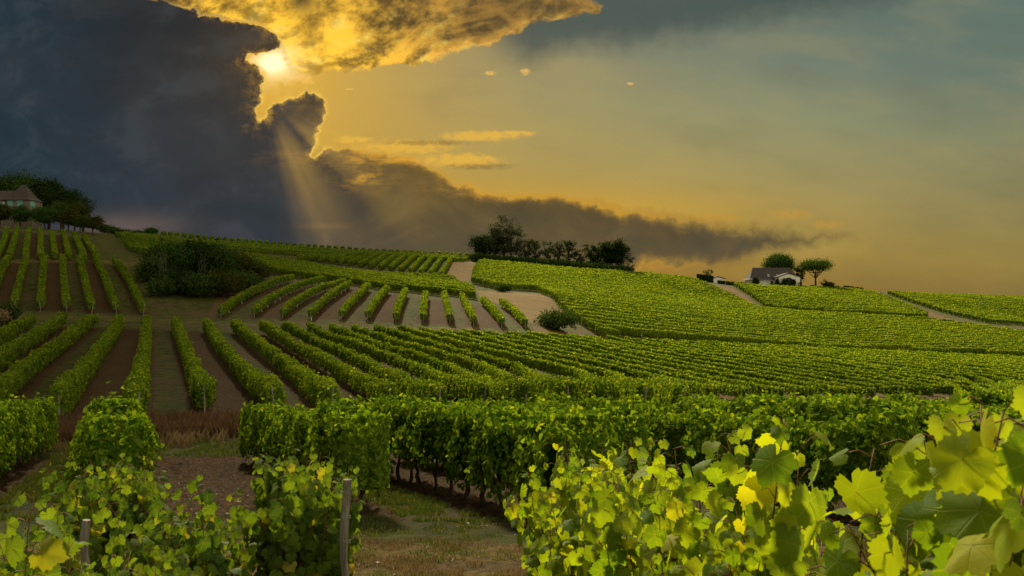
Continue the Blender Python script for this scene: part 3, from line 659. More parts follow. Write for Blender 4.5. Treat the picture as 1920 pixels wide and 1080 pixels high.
# big slope on the right
pR = px_poly([(1122, 630), (1300, 642), (1500, 656), (1700, 664), (1920, 673), (2060, 680), (2060, 640), (1920, 628), (1740, 604), (1560, 594), (1425, 584), (1375, 560), (1330, 540), (1290, 526), (1190, 517), (1040, 507), (905, 495), (890, 510), (885, 532), (930, 543), (1010, 549), (1060, 590)], 120., 345.)
sfR = lambda q: np.clip(.21+.0010*(q-150), .21, .38)
nr_all['R'] = field(pR, (98, 45), 2.75, 1.6, 1.0, .3, 2000, lambda i: f'{nth(i+1)} row uphill on the broad slope below the grove, counted from the valley track', 'rows on the broad right-hand slope', cover=1.35, sizef=sfR)
pHs = px_poly([(1375, 538), (1400, 552), (1440, 580), (1560, 590), (1725, 598), (1740, 594), (1690, 572), (1635, 551), (1560, 544), (1450, 542)], 225., 370.)
nr_all['H'] = field(pHs, (98, 40), 2.9, 1.6, 1.1, .3, 2200, lambda i: f'{nth(i+1)} row of the plot in front of the farmhouse, from its lower edge', 'rows in front of the farmhouse', sizef=sfR)
pRR = px_poly([(1665, 553), (1720, 572), (1790, 593), (1850, 606), (1920, 612), (2060, 622), (2060, 563), (1920, 561), (1780, 556)], 225., 480.)
nr_all['RR'] = field(pRR, (98, 32), 3.4, 1.6, 1.1, .3, 2300, lambda i: f'{nth(i+1)} row of the plot at the far right skyline, from its lower edge', 'rows of the far right plot', sizef=sfR)
# dense strip behind the curved rows
pS = px_poly([(228, 452), (330, 462), (430, 478), (560, 500), (700, 521), (845, 524), (885, 548), (890, 562), (830, 556), (740, 548), (640, 534), (560, 524), (500, 515), (430, 512), (330, 500), (250, 476)], 148., 300.)
dS_ = hit(860, 548, 0, 140, 300)-hit(430, 490, 0, 140, 300)
nr_all['S'] = field(pS, dS_, 2.7, 1.6, 1.0, .3, 2400, lambda i: f'{nth(i+1)} row of the dense strip climbing left above the curved rows', 'rows of the dense strip', sizef=sfR)
# short slanting rows near the skyline
fb = [(848-19.5*i, 0) for i in range(15)]
for i in range(15):
    xt = 850-18.5*i; yt = 489-.32*i*.9; xb = xt-24-1.1*i*.4; yb = 521-(i*2.35)
    p = np.array([hit(xb, yb, 0, 170, 330), hit(xt, yt, 0, 170, 330)])
    if np.linalg.norm(p[1]-p[0]) < 2: continue
    vine_row(resample(p, 2), 1.6, .9, .3, 2500+i, f'{nth(i+1)} short slanting row under the skyline, counted from the dry field', 'short slanting rows under the skyline', 'vine_far', sizef=sfR)
pU = px_poly([(215, 444), (300, 450), (500, 465), (700, 478), (880, 488), (850, 492), (740, 487), (600, 482), (470, 474), (330, 460), (235, 451)], 200., 320.)
dU_ = hit(850, 487, 0, 200, 330)-hit(330, 456, 0, 200, 330)
nr_all['U'] = field(pU, dU_, 2.9, 1.5, 1.0, .2, 2600, lambda i: f'{nth(i+1)} level row in the band just under the left skyline', 'level rows under the left skyline', sizef=sfR)
# row ends standing on the crest
for i in range(46):
    px = 308+i*12.9; q = hit(px, 448+(px-300)*.066, 0, 200, 330)
    dd = np.array([(px-960)/F-.05, 1.]); dd /= np.linalg.norm(dd); x0 = q+dd*.5
    vine_row(np.array([x0, x0+dd*3.5, x0+dd*7]), 2.15 if i < 28 else 1.9, 1.15, .2, 2700+i, f'{nth(i+1)} row end standing up on the left skyline, counted from the bare shrub', 'row ends on the left skyline', 'vine_mid', sizef=sfR)

# ------------------------------------------------------------------ ground sheet
def ground():
    an = np.concatenate([np.radians(np.arange(-180, -46, 4.)), np.radians(np.arange(-46, 46.01, .1)), np.radians(np.arange(50, 180, 4.))])
    rr = np.concatenate([[.05], np.exp(np.arange(np.log(.6), np.log(8), .05)), np.exp(np.arange(np.log(8), np.log(600), .0085)), np.exp(np.arange(np.log(605), np.log(9000), .12))])
    a, r_ = np.meshgrid(an, rr); x = r_*np.sin(a); y = r_*np.cos(a); z = H(x, y); n_a = len(an); n_r = len(rr)
    X = x.ravel(); Y = y.ravel(); Z = z.ravel().copy()
    soil = np.full(len(X), .35); straw = np.zeros(len(X)); pale = np.full(len(X), .0)
    grassy = np.zeros(len(X))
    def inpoly(poly):
        poly = np.asarray(poly); m = (X > poly[:, 0].min()) & (X < poly[:, 0].max()) & (Y > poly[:, 1].min()) & (Y < poly[:, 1].max())
        idx = np.where(m)[0]; c = np.zeros(len(idx), bool); xs, ys = X[idx], Y[idx]
        for i in range(len(poly)):
            (x1, y1), (x2, y2) = poly[i], poly[(i+1) % len(poly)]
            k = ((y1 > ys) != (y2 > ys)) & (xs < (x2-x1)*(ys-y1)/(y2-y1+1e-12)+x1); c ^= k
        return idx[c]
    for a_, b_, kd in strips:
        k = 14; pa = resample(a_, 1.); pb = resample(b_, 1.)
        ia = np.linspace(0, len(pa)-1, k); pa = np.stack([np.interp(ia, np.arange(len(pa)), pa[:, c]) for c in (0, 1)], 1)
        ib = np.linspace(0, len(pb)-1, k); pb = np.stack([np.interp(ib, np.arange(len(pb)), pb[:, c]) for c in (0, 1)], 1)
        for s_ in range(k-1):
            quad = np.array([pa[s_], pa[s_+1], pb[s_+1], pb[s_]]); idx = inpoly(quad)
            if not len(idx): continue
            def dl(p, q):
                t = q-p; t = t/np.linalg.norm(t); return np.abs((X[idx]-p[0])*t[1]-(Y[idx]-p[1])*t[0])
            da = dl(pa[s_], pa[s_+1]); db = dl(pb[s_], pb[s_+1]); u = da/(da+db+1e-9); e = np.minimum(u, 1-u)
            if kd == 'soil':
                soil[idx] = .85; pale[idx] = np.where(e < .17, .38, .04+.12*(np.abs(e-.30) < .05)); straw[idx] = 0
            else:
                soil[idx] = np.where(e < .24, .9, .12); pale[idx] = np.where(e < .24, .40, .0); straw[idx] = 0.05
    def zone(pts, y0, y1, so=None, st=None, pa=None):
        idx = inpoly(px_poly(pts, y0, y1))
        if so is not None: soil[idx] = so
        if st is not None: straw[idx] = st
        if pa is not None: pale[idx] = pa
    def zonew(poly, so=None, st=None, pa=None):
        idx = inpoly(poly)
        if so is not None: soil[idx] = so
        if st is not None: straw[idx] = st
        if pa is not None: pale[idx] = pa
    far = Y > 104
    zone([(850, 487), (900, 492), (888, 510), (880, 530), (835, 524)], 150, 330, .5, .75, .2)
    zone([(893, 545), (940, 546), (1015, 552), (1045, 575), (1080, 600), (1020, 612), (990, 605), (950, 575), (900, 560)], 120, 220, .4, .85, .05)
    zone([(1290, 524), (1340, 533), (1375, 540), (1400, 555), (1432, 582), (1425, 584), (1380, 566), (1330, 545)], 200, 345, .6, .45, .6)
    zone([(1636, 551), (1662, 553), (1718, 575), (1790, 600), (1860, 612), (1760, 604), (1700, 578)], 200, 400, .6, .45, .75)
    zone([(196, 448), (225, 452), (248, 478), (262, 500), (228, 496), (206, 480)], 150, 300, .3, .30, .15)
    zone([(0, 488), (262, 492), (262, 500), (0, 496)], 120, 200, .2, .5, .4)
    zone([(1000, 612), (1120, 630), (1500, 656), (1920, 673), (1920, 678), (1500, 663), (1120, 638), (1000, 622)], 120, 220, .7, .45, .6)
    zone([(290, 568), (400, 565), (440, 585), (410, 598), (290, 596)], 110, 160, .05, .1, .05)
    zone([(-100, 597), (300, 597), (600, 606), (1000, 624), (1000, 632), (600, 613), (300, 606), (-100, 606)], 108, 140, .25, .46, .25)
    zone([(430, 515), (500, 512), (470, 540), (420, 575), (400, 600), (385, 600), (400, 570)], 115, 200, .7, .1, .6)
    zonew([(-22, 30.5), (-12, 30), (-6, 30), (8, 31.5), (8, 36), (-6, 36), (-22, 38)], .1, .15, .1)     # green verge
    zonew([(-24, 37.5), (-6, 35.8), (6, 36.5), (6, 41), (-24, 42)], .5, .35, .2)
    zonew([(-10, 8.2), (12, 8.2), (12, 11.6), (-2.0, 12.0), (-10, 12.2)], .3, .56, .38)                # headland: dry trodden turf
    zonew([(-10, 12.2), (-2, 12.), (12, 11.6), (12, 12.6), (-1, 14.2), (-10, 14.5)], .25, .15, .1)
    zonew([(-10, 3), (12, 3), (12, 8.2), (-10, 8.2)], .5, .3, .3)
    # clods and tussocks
    nr_ = (r_.ravel() < 70) & (r_.ravel() > 4)
    i = np.where(nr_)[0]
    amp = .016+.055*(soil[i] > .6)
    Z[i] += amp*(vnoise(X[i]*5, Y[i]*5, 3)+.6*vnoise(X[i]*11, Y[i]*11, 4))+.02*vnoise(X[i]*.8, Y[i]*.8, 5)
    i0 = (np.arange(n_r-1)[:, None]*n_a+np.arange(n_a)[None]); j1 = np.roll(i0, -1, axis=1)
    f = np.stack([i0, i0+n_a, j1+n_a, j1], -1).reshape(-1, 4)[:, ::-1]
    o = build('ground', np.stack([X, Y, Z], 1), [f[:, ::-1]], M['ground'], smooth=True)
    at = o.data.color_attributes.new('zone', 'FLOAT_COLOR', 'POINT')
    at.data.foreach_set('color', np.stack([soil, straw, pale, np.ones(len(X))], 1).astype(np.float32).ravel())
    tag(o, 'rolling farmland of soil, grass and dry straw', None, None, 'structure')
ground()

# ------------------------------------------------------------------ grass, pebbles
def blades(name, pts, hh, wd, m, seed, label, lean=.35):
    r = np.random.default_rng(seed); n = len(pts); x, y = pts[:, 0], pts[:, 1]; z = H(x, y)-.01
    h_ = hh*r.uniform(.4, 1.3, n); a = r.uniform(0, 6.28, n); l = r.normal(0, lean, (n, 2))*h_[:, None]
    b = np.stack([x, y, z], 1); s = np.stack([np.cos(a), np.sin(a), 0*a], 1)*(wd*r.uniform(.6, 1.4, n))[:, None]
    t = b+np.stack([l[:, 0], l[:, 1], h_], 1); mid = b+np.stack([l[:, 0]*.35, l[:, 1]*.35, h_*.6], 1)
    v = np.stack([b-s, b+s, mid+s*.8, t, mid-s*.8], 1).reshape(-1, 3)
    o = build(name, v, np.arange(5*n).reshape(n, 5), m); tag(o, label, None, None, 'stuff')
def scatter(n, x0, x1, y0, y1, r, clump=0., cs=.6, seed=0):
    x = r.uniform(x0, x1, n); y = r.uniform(y0, y1, n)
    if clump: k = vnoise(x/cs, y/cs, seed)+.5*vnoise(x/cs*2.7, y/cs*2.7, seed+1) > clump-.3; x, y = x[k], y[k]
    return np.stack([x, y], 1)
r = np.random.default_rng(11)
p = scatter(60000, -7.5, 5, 9.0, 14.8, r, .35, .5, 3); blades('grass', p, .07, .005, M['grass'], 1, 'short green grass on the headland and in the alley')
p = scatter(60000, -7.5, 5, 9.0, 12.4, r, .25, .4, 8); blades('dry_turf', p, .06, .005, M['straw'], 2, 'straw coloured trodden grass on the headland')
def alley(x0, x1, z0, z1, n): 
    z = r.uniform(z0, z1, n); c = x0-.439*(z-15); d_ = x1-.439*(z-15); t = r.uniform(.24, .76, n); return np.stack([c+(d_-c)*t, z], 1)
p = np.vstack([alley(-2.54, -.05, 14, 27, 26000), alley(-9.65, -6.75, 14, 31, 36000)]); p = p[vnoise(p[:, 0]/.5, p[:, 1]/.5, 6) > -.3]
blades('alley_grass', p, .09, .007, M['grass'], 3, 'green grass down the alleys of the front block')
p = scatter(26000, -21, 4, 29.5, 36.5, r, .2, .8, 9); blades('verge_grass', p, .16, .012, M['grass'], 4, 'green verge grass at the far ends of the front rows')
p = scatter(52000, -22, -3.0, 36., 41.3, r, .05, 1.2, 12); p = p[~((np.abs(p[:, 0]+20.2) < .0))]
blades('tall_dry_grass', p, .62, .010, M['redgrass'], 5, 'tall reddish dry grass in the valley bottom', .22)
p = scatter(9000, -19, -3.5, 33, 41.3, r, .45, .9, 15); blades('pale_seed_heads', p, .5, .02, M['straw'], 6, 'pale seed heads standing in the tall dry grass', .3)
n_ = 2600; a = np.vstack([alley(-2.54, -.05, 13, 27, 260), alley(-6.75, -2.54, 14, 28, 420), scatter(160, -7, 4, 9.5, 14, r), alley(-9.65, -6.75, 14, 30, 120)])
n_ = len(a); sz = .004+r.exponential(.005, n_); oc = np.array([(1, 0, 0), (-1, 0, 0), (0, 1, 0), (0, -1, 0), (0, 0, .6), (0, 0, -.6)])
v = (np.column_stack([a, H(a[:, 0], a[:, 1])+.028])[:, None]+oc[None]*sz[:, None, None]*r.uniform(.6, 1.3, (n_, 6, 1))).reshape(-1, 3)
ff = np.array([(0, 2, 4), (2, 1, 4), (1, 3, 4), (3, 0, 4), (2, 0, 5), (1, 2, 5), (3, 1, 5), (0, 3, 5)])
f = (np.arange(n_)[:, None, None]*6+ff[None]).reshape(-1, 3)
tag(build('pebbles', v, f, M['pebble']), 'small pale stones scattered on the soil', None, None, 'stuff')

# ------------------------------------------------------------------ close vines with modelled leaves
def leaf_template(k, seed):
    th = np.linspace(-np.pi, np.pi, k, endpoint=False)+np.pi/k
    key = np.radians([0, 14, 30, 42, 56, 72, 86, 112, 135, 158, 172, 180]); rad_ = np.array([1.0, .90, .72, .80, .93, .84, .76, .84, .76, .70, .50, .12])
    ro = np.interp(np.abs(th), key, rad_); r = np.random.default_rng(seed)
    ro = ro*(1+(.05 if k > 30 else .03)*np.where(np.arange(k) % 2, 1, -1)+r.normal(0, .03, k))
    p1 = np.stack([np.sin(th), np.cos(th)], 1)
    v2 = np.vstack([[0, 0], p1*ro[:, None]*.55, p1*ro[:, None]])
    rr_ = np.hypot(v2[:, 0], v2[:, 1]); a = np.arctan2(v2[:, 0], v2[:, 1])
    z = -r.uniform(.05, .38)*rr_**2+r.uniform(.04, .14)*np.sin(a*r.integers(2, 5)+r.uniform(0, 6))*rr_**1.5-r.uniform(-.1, .25)*np.abs(v2[:, 0])
    j = np.arange(k); j2 = (j+1) % k
    tri = np.stack([0*j, 1+j2, 1+j], 1); quad = np.stack([1+j, 1+j2, 1+k+j2, 1+k+j], 1)
    return np.column_stack([v2, z]), v2, tri, quad
LH = [leaf_template(44, i) for i in range(6)]; LL = [leaf_template(20, 50+i) for i in range(6)]
def leaves_mesh(name, c, nrm, down, s, tmpl, mt, parent, org, r, stalks=None):
    vs, us, ts, qs = [], [], [], []; nb = 0; w_ = r.integers(0, len(tmpl), len(c))
    y = down-nrm*(down*nrm).sum(1)[:, None]; y /= np.linalg.norm(y, axis=1)[:, None]+1e-9; x = np.cross(y, nrm)
    for k, (v3, v2, tri, quad) in enumerate(tmpl):
        i = np.where(w_ == k)[0]
        if not len(i): continue
        v = c[i][:, None]+(x[i][:, None]*v3[None, :, :1]+y[i][:, None]*v3[None, :, 1:2]+nrm[i][:, None]*v3[None, :, 2:])*s[i][:, None, None]
        m = len(v3); o = nb+np.arange(len(i))[:, None, None]*m
        vs.append(v.reshape(-1, 3)); us.append(np.tile(v2, (len(i), 1))); ts.append((o+tri[None]).reshape(-1, 3)); qs.append((o+quad[None]).reshape(-1, 4)); nb += len(i)*m
    fs = [np.vstack(ts), np.vstack(qs)]; nf = len(fs[0])+len(fs[1])
    if stalks is not None:
        sv = np.vstack(stalks.v); vs.append(sv); us.append(np.zeros((len(sv), 2))); fs += [np.vstack(x)+nb for x in stalks.f.values()]; mt = [mt, M['cane']]
    o = build(name, np.vstack(vs), fs, mt, parent, org, True, np.vstack(us))
    if stalks is not None:
        mi = np.zeros(len(o.data.polygons), np.int32); mi[nf:] = 1; o.data.polygons.foreach_set('material_index', mi)
    return o
def close_vine(label, a, b, tops, thick, lo, seed, canes, hi=True, lm='leaf_near', extra=(), ls=(.045, .075), post=None, yellow=0., face=.62, step=.046):
    """a,b: ends of the stretch (x,y); tops: crown height above ground along it; extra: tall canes (px, py, distance)"""
    r = np.random.default_rng(seed); a = np.array(a, float); b = np.array(b, float); dd = b-a; Ln = np.linalg.norm(dd); dd /= Ln; nn = np.array([-dd[1], dd[0]])
    m = (a+b)/2; org = (float(m[0]), float(m[1]), float(H(*m))); e = empty('grapevine', org); tag(e, label, 'grapevine', 'grapevines close to the viewer')
    C, N, D, S, Y = [], [], [], [], []; cm = MB(); pm = MB()
    def grow(p0, p1, dens=1., big=1.):
        L_ = np.linalg.norm(p1-p0); k = max(4, int(L_/.09)); t = np.linspace(0, 1, k)
        bend = r.normal(0, .05*L_, 3); pts = p0+(p1-p0)*t[:, None]+np.sin(np.pi*t)[:, None]*bend+r.normal(0, .006, (k, 3)); pts[-2:, 2] -= 0
        cm.tube(pts, np.linspace(.0042, .0014, k), 5)
        nl = int(L_/step*dens); q = np.linspace(.12, 1., nl); pa = r.uniform(0, 6.28)
        for i, t_ in enumerate(q):
            p = p0+(p1-p0)*t_+np.sin(np.pi*t_)*bend; az = pa+i*np.pi+r.normal(0, .6)
            o = np.array([np.cos(az), np.sin(az), r.uniform(-.1, .6)]); o /= np.linalg.norm(o); pl = r.uniform(.04, .09)*big
            lc = p+o*pl+np.array([0, 0, -.01]); young = .5 if t_ > .93 else (.75 if t_ > .85 else 1.)
            pm.tube([p, p+o*pl*.5+np.array([0, 0, .012]), lc], [.0016, .0014, .0012], 4)
            n_ = o*.8+np.array([0, 0, .12])+np.array([0, -face, 0])+r.normal(0, .38, 3); n_ /= np.linalg.norm(n_)
            C.append(lc); N.append(n_); D.append(np.array([o[0]*.5, o[1]*.5, -.75])+r.normal(0, .25, 3)); S.append(r.uniform(*ls)*1.06*young*big); Y.append(r.random() < yellow*(1.6-t_))
    canes = int(canes*(2.0 if hi and lm == 'leaf_near' else 1.7))
    for i in range(canes):
        s_ = r.uniform(0, 1); w_ = r.uniform(-.5, .5); p = a+dd*Ln*s_+nn*w_*thick; h0 = float(H(*p)); T = np.interp(s_, np.linspace(0, 1, len(tops)), tops)
        z0 = r.uniform(lo, max(lo+.05, T*.62)); z1 = T*r.uniform(.78, 1.03) if r.random() < .6 else z0+r.uniform(.25, .6)
        p1 = p+r.normal(0, .10, 2)+nn*w_*.5*thick
        grow(np.array([*p, h0+z0]), np.array([*p1, h0+min(z1, T*1.05)]))
    for (px, py, z) in extra:
        tip = np.array(P3(px, py, z)); grow(tip+np.array([r.normal(0, .05), r.normal(0, .06), -.75]), tip, 1.15, 1.1)
    C, N, D, S, Y = map(np.array, (C, N, D, S, Y))
    T_ = LH if hi else LL
    leaves_mesh('foliage', C[~Y], N[~Y], D[~Y], S[~Y], T_, M[lm], e, org, r, pm)
    if Y.sum() > 3: tag(leaves_mesh('foliage', C[Y], N[Y], D[Y], S[Y], T_, M['leaf_yellow'], e, org, r), 'yellowed leaves')
    cm.out('cane', M['cane'], e, org, True)
    for s_ in np.arange(.5, Ln, 1.0) if Ln > 1 else [Ln/2]:
        p = a+dd*s_; put('trunk', TR[int(r.integers(5))], e, (p[0], p[1], float(H(*p))), r.uniform(0, 6))
    return e
def pw(px, z): return ((px-960)/F*z, z)
close_vine('vine clump at the left end of the bright close row, beside the trodden turf', pw(1052, 6.5), pw(1165, 4.7), [1.42, 1.60, 1.52], .4, .25, 21, 50, True, 'leaf_near', [(1060, 822, 6.1), (1130, 835, 5.3), (1085, 850, 6.3), (1180, 830, 4.9)], (.045, .068))
close_vine('pale-leaved vine in the middle of the close row, left of the tall red cane', pw(1210, 4.3), pw(1370, 3.2), [1.60, 1.64, 1.60], .42, .35, 22, 56, True, 'leaf_near', [(1262, 842, 4.0), (1345, 822, 3.4), (1215, 835, 4.2), (1392, 845, 3.1)], (.047, .07))
close_vine('vine with one tall red cane rising above its neighbours, right of centre', pw(1400, 3.0), pw(1490, 2.5), [1.62, 1.60, 1.50], .34, .4, 23, 32, True, 'leaf_near', [(1474, 800, 2.45), (1415, 850, 2.8), (1360, 825, 3.1), (1500, 845, 2.5)], (.05, .072))
close_vine('broad-leaved vine just right of the gap, before the dark row end', pw(1695, 2.1), pw(1770, 1.95), [1.70, 1.72, 1.66], .22, .8, 24, 30, True, 'leaf_near', [(1650, 835, 2.1), (1740, 822, 1.95), (1760, 830, 1.9)], (.05, .072))
close_vine('nearest vine with very large leaves at the right edge of the view', pw(1900, 1.65), pw(2080, 1.35), [1.86, 1.9, 1.88], .22, .9, 25, 24, True, 'leaf_near', [(1880, 775, 1.35), (1930, 765, 1.3)], (.05, .068))
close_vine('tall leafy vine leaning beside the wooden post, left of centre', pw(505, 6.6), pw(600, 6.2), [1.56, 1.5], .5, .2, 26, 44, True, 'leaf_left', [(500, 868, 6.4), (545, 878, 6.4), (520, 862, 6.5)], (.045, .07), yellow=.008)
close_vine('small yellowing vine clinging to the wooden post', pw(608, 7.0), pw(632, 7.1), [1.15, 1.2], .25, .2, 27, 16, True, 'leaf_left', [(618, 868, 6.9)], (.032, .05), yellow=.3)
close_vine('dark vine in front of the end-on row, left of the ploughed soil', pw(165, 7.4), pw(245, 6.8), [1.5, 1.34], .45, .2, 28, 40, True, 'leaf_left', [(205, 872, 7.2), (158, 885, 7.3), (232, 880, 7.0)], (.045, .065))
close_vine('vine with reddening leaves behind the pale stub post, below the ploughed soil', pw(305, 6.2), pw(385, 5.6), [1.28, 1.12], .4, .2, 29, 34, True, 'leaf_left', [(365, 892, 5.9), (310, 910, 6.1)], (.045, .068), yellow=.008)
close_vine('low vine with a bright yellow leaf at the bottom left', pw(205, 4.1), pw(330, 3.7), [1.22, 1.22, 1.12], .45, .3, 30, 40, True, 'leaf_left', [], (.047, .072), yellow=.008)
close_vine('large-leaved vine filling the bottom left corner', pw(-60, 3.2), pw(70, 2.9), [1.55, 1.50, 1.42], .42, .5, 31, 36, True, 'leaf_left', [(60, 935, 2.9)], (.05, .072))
# wooden posts of the close rows, one tied with wire
def single_post(px, ptop, z, h_, rd, label, tilt=(0, 0), wire=False):
    x, y = pw(px, z); zt = (HZ-ptop)/F*z; gz = float(H(x, y)); hh = zt-gz
    e = empty('trellis_post', (x, y, gz)); tag(e, label, 'post', 'wooden posts of the close rows')
    b = MB(); k = 12; zz = np.linspace(-.1, hh, k); r = np.random.default_rng(int(px))
    b.tube(np.stack([x+.01*r.normal(size=k)+zz*tilt[0], y+0*zz, gz+zz], 1), rd*(1+r.uniform(-.10, .10, k)), 10); b.out('shaft', M['post'], e, (x, y, gz))
    if wire:
        for q in range(3):
            b = MB(); t = np.linspace(0, 1, 16); zc = gz+hh*(.94-.12*q)
            b.tube(np.stack([x-.30*t*(1 if q else .45)-.02, y+.7*t*(1 if q else .3), zc-.12*t+.02*np.sin(t*9+q)], 1), .0012, 4)
            a_ = np.linspace(0, 13, 30); b.tube(np.stack([x+(rd+.004)*np.cos(a_), y+(rd+.004)*np.sin(a_), zc+.01*np.sin(a_*.7)], 1), .0012, 4)
            b.out('wire', M['wire'], e, (x, y, gz))
single_post(648, 899, 6.1, 1.4, .028, 'weathered wooden post with wire twisted round its top', (.0, 0), True)
single_post(162, 975, 5.9, 1.1, .027, 'pale stub post among the leaves at the bottom left')
single_post(1072, 868, 9.0, 1.3, .035, 'dark post hidden among the leaves behind the close row')

# ------------------------------------------------------------------ trees and shrubs
def tree(name, label, px, pb, z, h_, wd, lm, seed, cat='tree', group=None, lo=.25, shape='round', leafs=.38, dens=1., trunk_r=None, bare=0., lump=.25, gap=.5, depth=None):
    """px,pb: foot in survey pixels at distance z; h_, wd in metres"""
    r = np.random.default_rng(seed); x, y = (px-960)/F*z, z; gz = float(H(x, y)); org = (x, y, gz)
    e = empty(name, org); tag(e, label, cat, group)
    rd = trunk_r or h_*.028; b = MB(); z0 = h_*lo; lean = r.normal(0, .02, 2)*h_
    zz = np.linspace(-.2, h_*.62 if shape != 'umbrella' else h_*.55, 8)
    b.tube(np.stack([x+lean[0]*zz/h_, y+lean[1]*zz/h_, gz+zz], 1), rd*np.linspace(1.25, .45, 8), 8)
    cz = (z0+h_)/2; rz = (h_-z0)/2; cl = []
    n_cl = int(26*dens*(wd/6)**1.2*max(1, rz/3)); dp = (depth or wd)
    while len(cl) < n_cl:
        q = r.normal(size=3); q /= np.linalg.norm(q); rr_ = r.uniform(.35, 1.)**.5
        k = 1+lump*vnoise(q[0]*1.7+seed, q[2]*1.7+q[1], seed)
        px_ = q*rr_*k
        if shape == 'umbrella': px_[2] = px_[2]*.9 if px_[2] > 0 else px_[2]*.55
        if shape == 'column': px_[2] = np.clip(px_[2]*1.15, -1, 1)
        cs = (wd*.085+.25)*(.50 if bare else .72); kx = max(.45, 1-1.5*cs/(wd/2)); kz = max(.45, 1-1.3*cs/rz)
        cl.append((px_[0]*wd/2*kx, px_[1]*dp/2*kx, cz+px_[2]*rz*kz))
    cl = np.array(cl)
    lt = h_*(.30 if shape != 'umbrella' else .42)
    if shape != 'bush':
        for i in r.choice(len(cl), min(len(cl), 12), replace=False):
            t = np.linspace(0, 1, 6)[:, None]; p0 = np.array([x, y, gz+r.uniform(lt*.8, h_*.55)]); p1 = np.array([x, y, gz])+cl[i]
            b.tube(p0+(p1-p0)*t+np.sin(np.pi*t)*np.array([0, 0, -.08*h_]), rd*np.linspace(.45, .10, 6), 5)
    else:
        for i in r.choice(len(cl), min(len(cl), 9), replace=False):
            t = np.linspace(0, 1, 5)[:, None]; p0 = np.array([x, y, gz-.1]); p1 = np.array([x, y, gz])+cl[i]; b.tube(p0+(p1-p0)*t, rd*np.linspace(.6, .15, 5), 5)
    b.out('trunk', M['trunk'], e, org, True)
    per = int(46*(1-bare)); cs = (wd*.085+.25)*(.50 if bare else .72)
    c = np.repeat(cl, per, 0)+r.normal(0, 1, (len(cl)*per, 3))*np.array([cs, cs, cs*.75])
    if shape != 'bush': c = c[c[:, 2] > z0*.75]
    else: c = c[c[:, 2] > .1]
    c += np.array(org); n_ = c-np.array([x, y, gz+cz]); n_ /= np.linalg.norm(n_, axis=1)[:, None]+1e-9
    n_ = n_*.7+np.array([0, 0, .4])+r.normal(0, .6, c.shape); n_ /= np.linalg.norm(n_, axis=1)[:, None]
    v, f = leaf_quads(c, n_, np.full(len(c), leafs), r); build('crown', v, f, M[lm], e, org)
    return e
gl = 'trees of the left hilltop grove'
tree('tree', 'tallest round tree of the hilltop grove, behind the pointed tower', 42, 0, 262, 17, 17, 'tree_green', 41, group=gl, dens=1.5, leafs=.5)
tree('tree', 'large tree at the far left edge behind the house wing', -20, 0, 262, 16, 14, 'tree_green', 42, group=gl, dens=1.3, leafs=.5)
tree('tree', 'dark tree next right of the tallest tree on the hilltop', 92, 0, 262, 15.5, 12, 'tree', 43, group=gl, dens=1.4, leafs=.5)
tree('tree', 'wide dark tree in the middle right of the hilltop grove', 118, 0, 256, 12.5, 12, 'tree', 44, group=gl, dens=1.5, leafs=.45)
tree('tree', 'airy spreading tree at the right end of the hilltop grove', 156, 0, 252, 12.6, 9, 'tree', 45, group=gl, dens=1.0, leafs=.3, bare=.45, lump=.5)
tree('tree', 'reddish brown tree below the airy tree', 140, 0, 246, 8.5, 8.5, 'tree_brown', 46, group=gl, dens=1.6, leafs=.4, lo=.15)
tree('tree', 'small fresh green tree between the wide dark tree and the round ones', 114, 0, 240, 8.2, 6.5, 'tree_green', 47, group=gl, dens=1.6, leafs=.35, lo=.2)
gp = 'round clipped trees above the upper terrace'
for i, (px, h_, w_, lab, m_) in enumerate([(0, 6.6, 6.2, 'clipped round tree cut by the left edge of the view', 'tree_brown'), (38, 6.2, 5.9, 'clipped round tree on a thin trunk before the tower', 'tree_green'), (84, 6.3, 7.6, 'widest clipped round tree, right of the tower', 'tree_green'),
                                       (128, 5.9, 5.6, 'pointed clipped tree right of the widest round one', 'tree_brown'), (150, 4.6, 4.4, 'small clipped tree squeezed between two larger ones', 'tree_green'), (174, 5.0, 6., 'last round brownish tree at the right end of the terrace', 'tree_brown')]):
    tree('clipped_tree', lab, px, 0, 229, h_, w_, m_, 60+i, group=gp, lo=.22, dens=2.6, leafs=.34, lump=.12)
gs = 'shrubs along the left skyline'
for i, (px, z, h_, w_) in enumerate([(195, 262, 2.6, 5), (215, 272, 2.2, 6), (236, 280, 1.8, 5), (258, 286, 2.0, 5)]):
    tree('shrub', ['dark shrub right after the last round tree', 'second dark shrub along the left skyline', 'third low shrub along the left skyline', 'fourth low shrub next to the bare shrub'][i], px, 0, z, h_, w_, 'shrub', 70+i, 'shrub', gs, .05, 'bush', .35, 1.6)
tree('shrub', 'green shrub under the bare twiggy one on the left skyline', 283, 0, 278, 3.2, 5.5, 'shrub', 75, 'shrub', gs, .05, 'bush', .35, 1.8)
tree('shrub', 'bare twiggy shrub standing on the left skyline', 291, 0, 282, 4.2, 4.5, 'tree_brown', 76, 'shrub', gs, .1, 'bush', .12, 1.0, bare=.6)
gt = 'shrubs of the thicket'
TH = [(300, 150, 6.2, 8), (335, 150, 7.6, 9), (372, 152, 8.0, 9), (408, 152, 7.0, 9), (440, 156, 5.6, 8), (470, 160, 4.0, 6), (285, 146, 4.5, 6), (330, 140, 4.2, 7), (375, 139, 4.2, 7), (420, 141, 4.4, 7), (455, 147, 3.6, 6), (300, 137, 3.0, 5)]
wh = ['left end at the back', 'tall left middle at the back', 'tallest middle part', 'tall right middle at the back', 'right shoulder', 'low right tip', 'left end in front', 'front left', 'front middle', 'front right', 'bright front right corner', 'lowest front left corner']
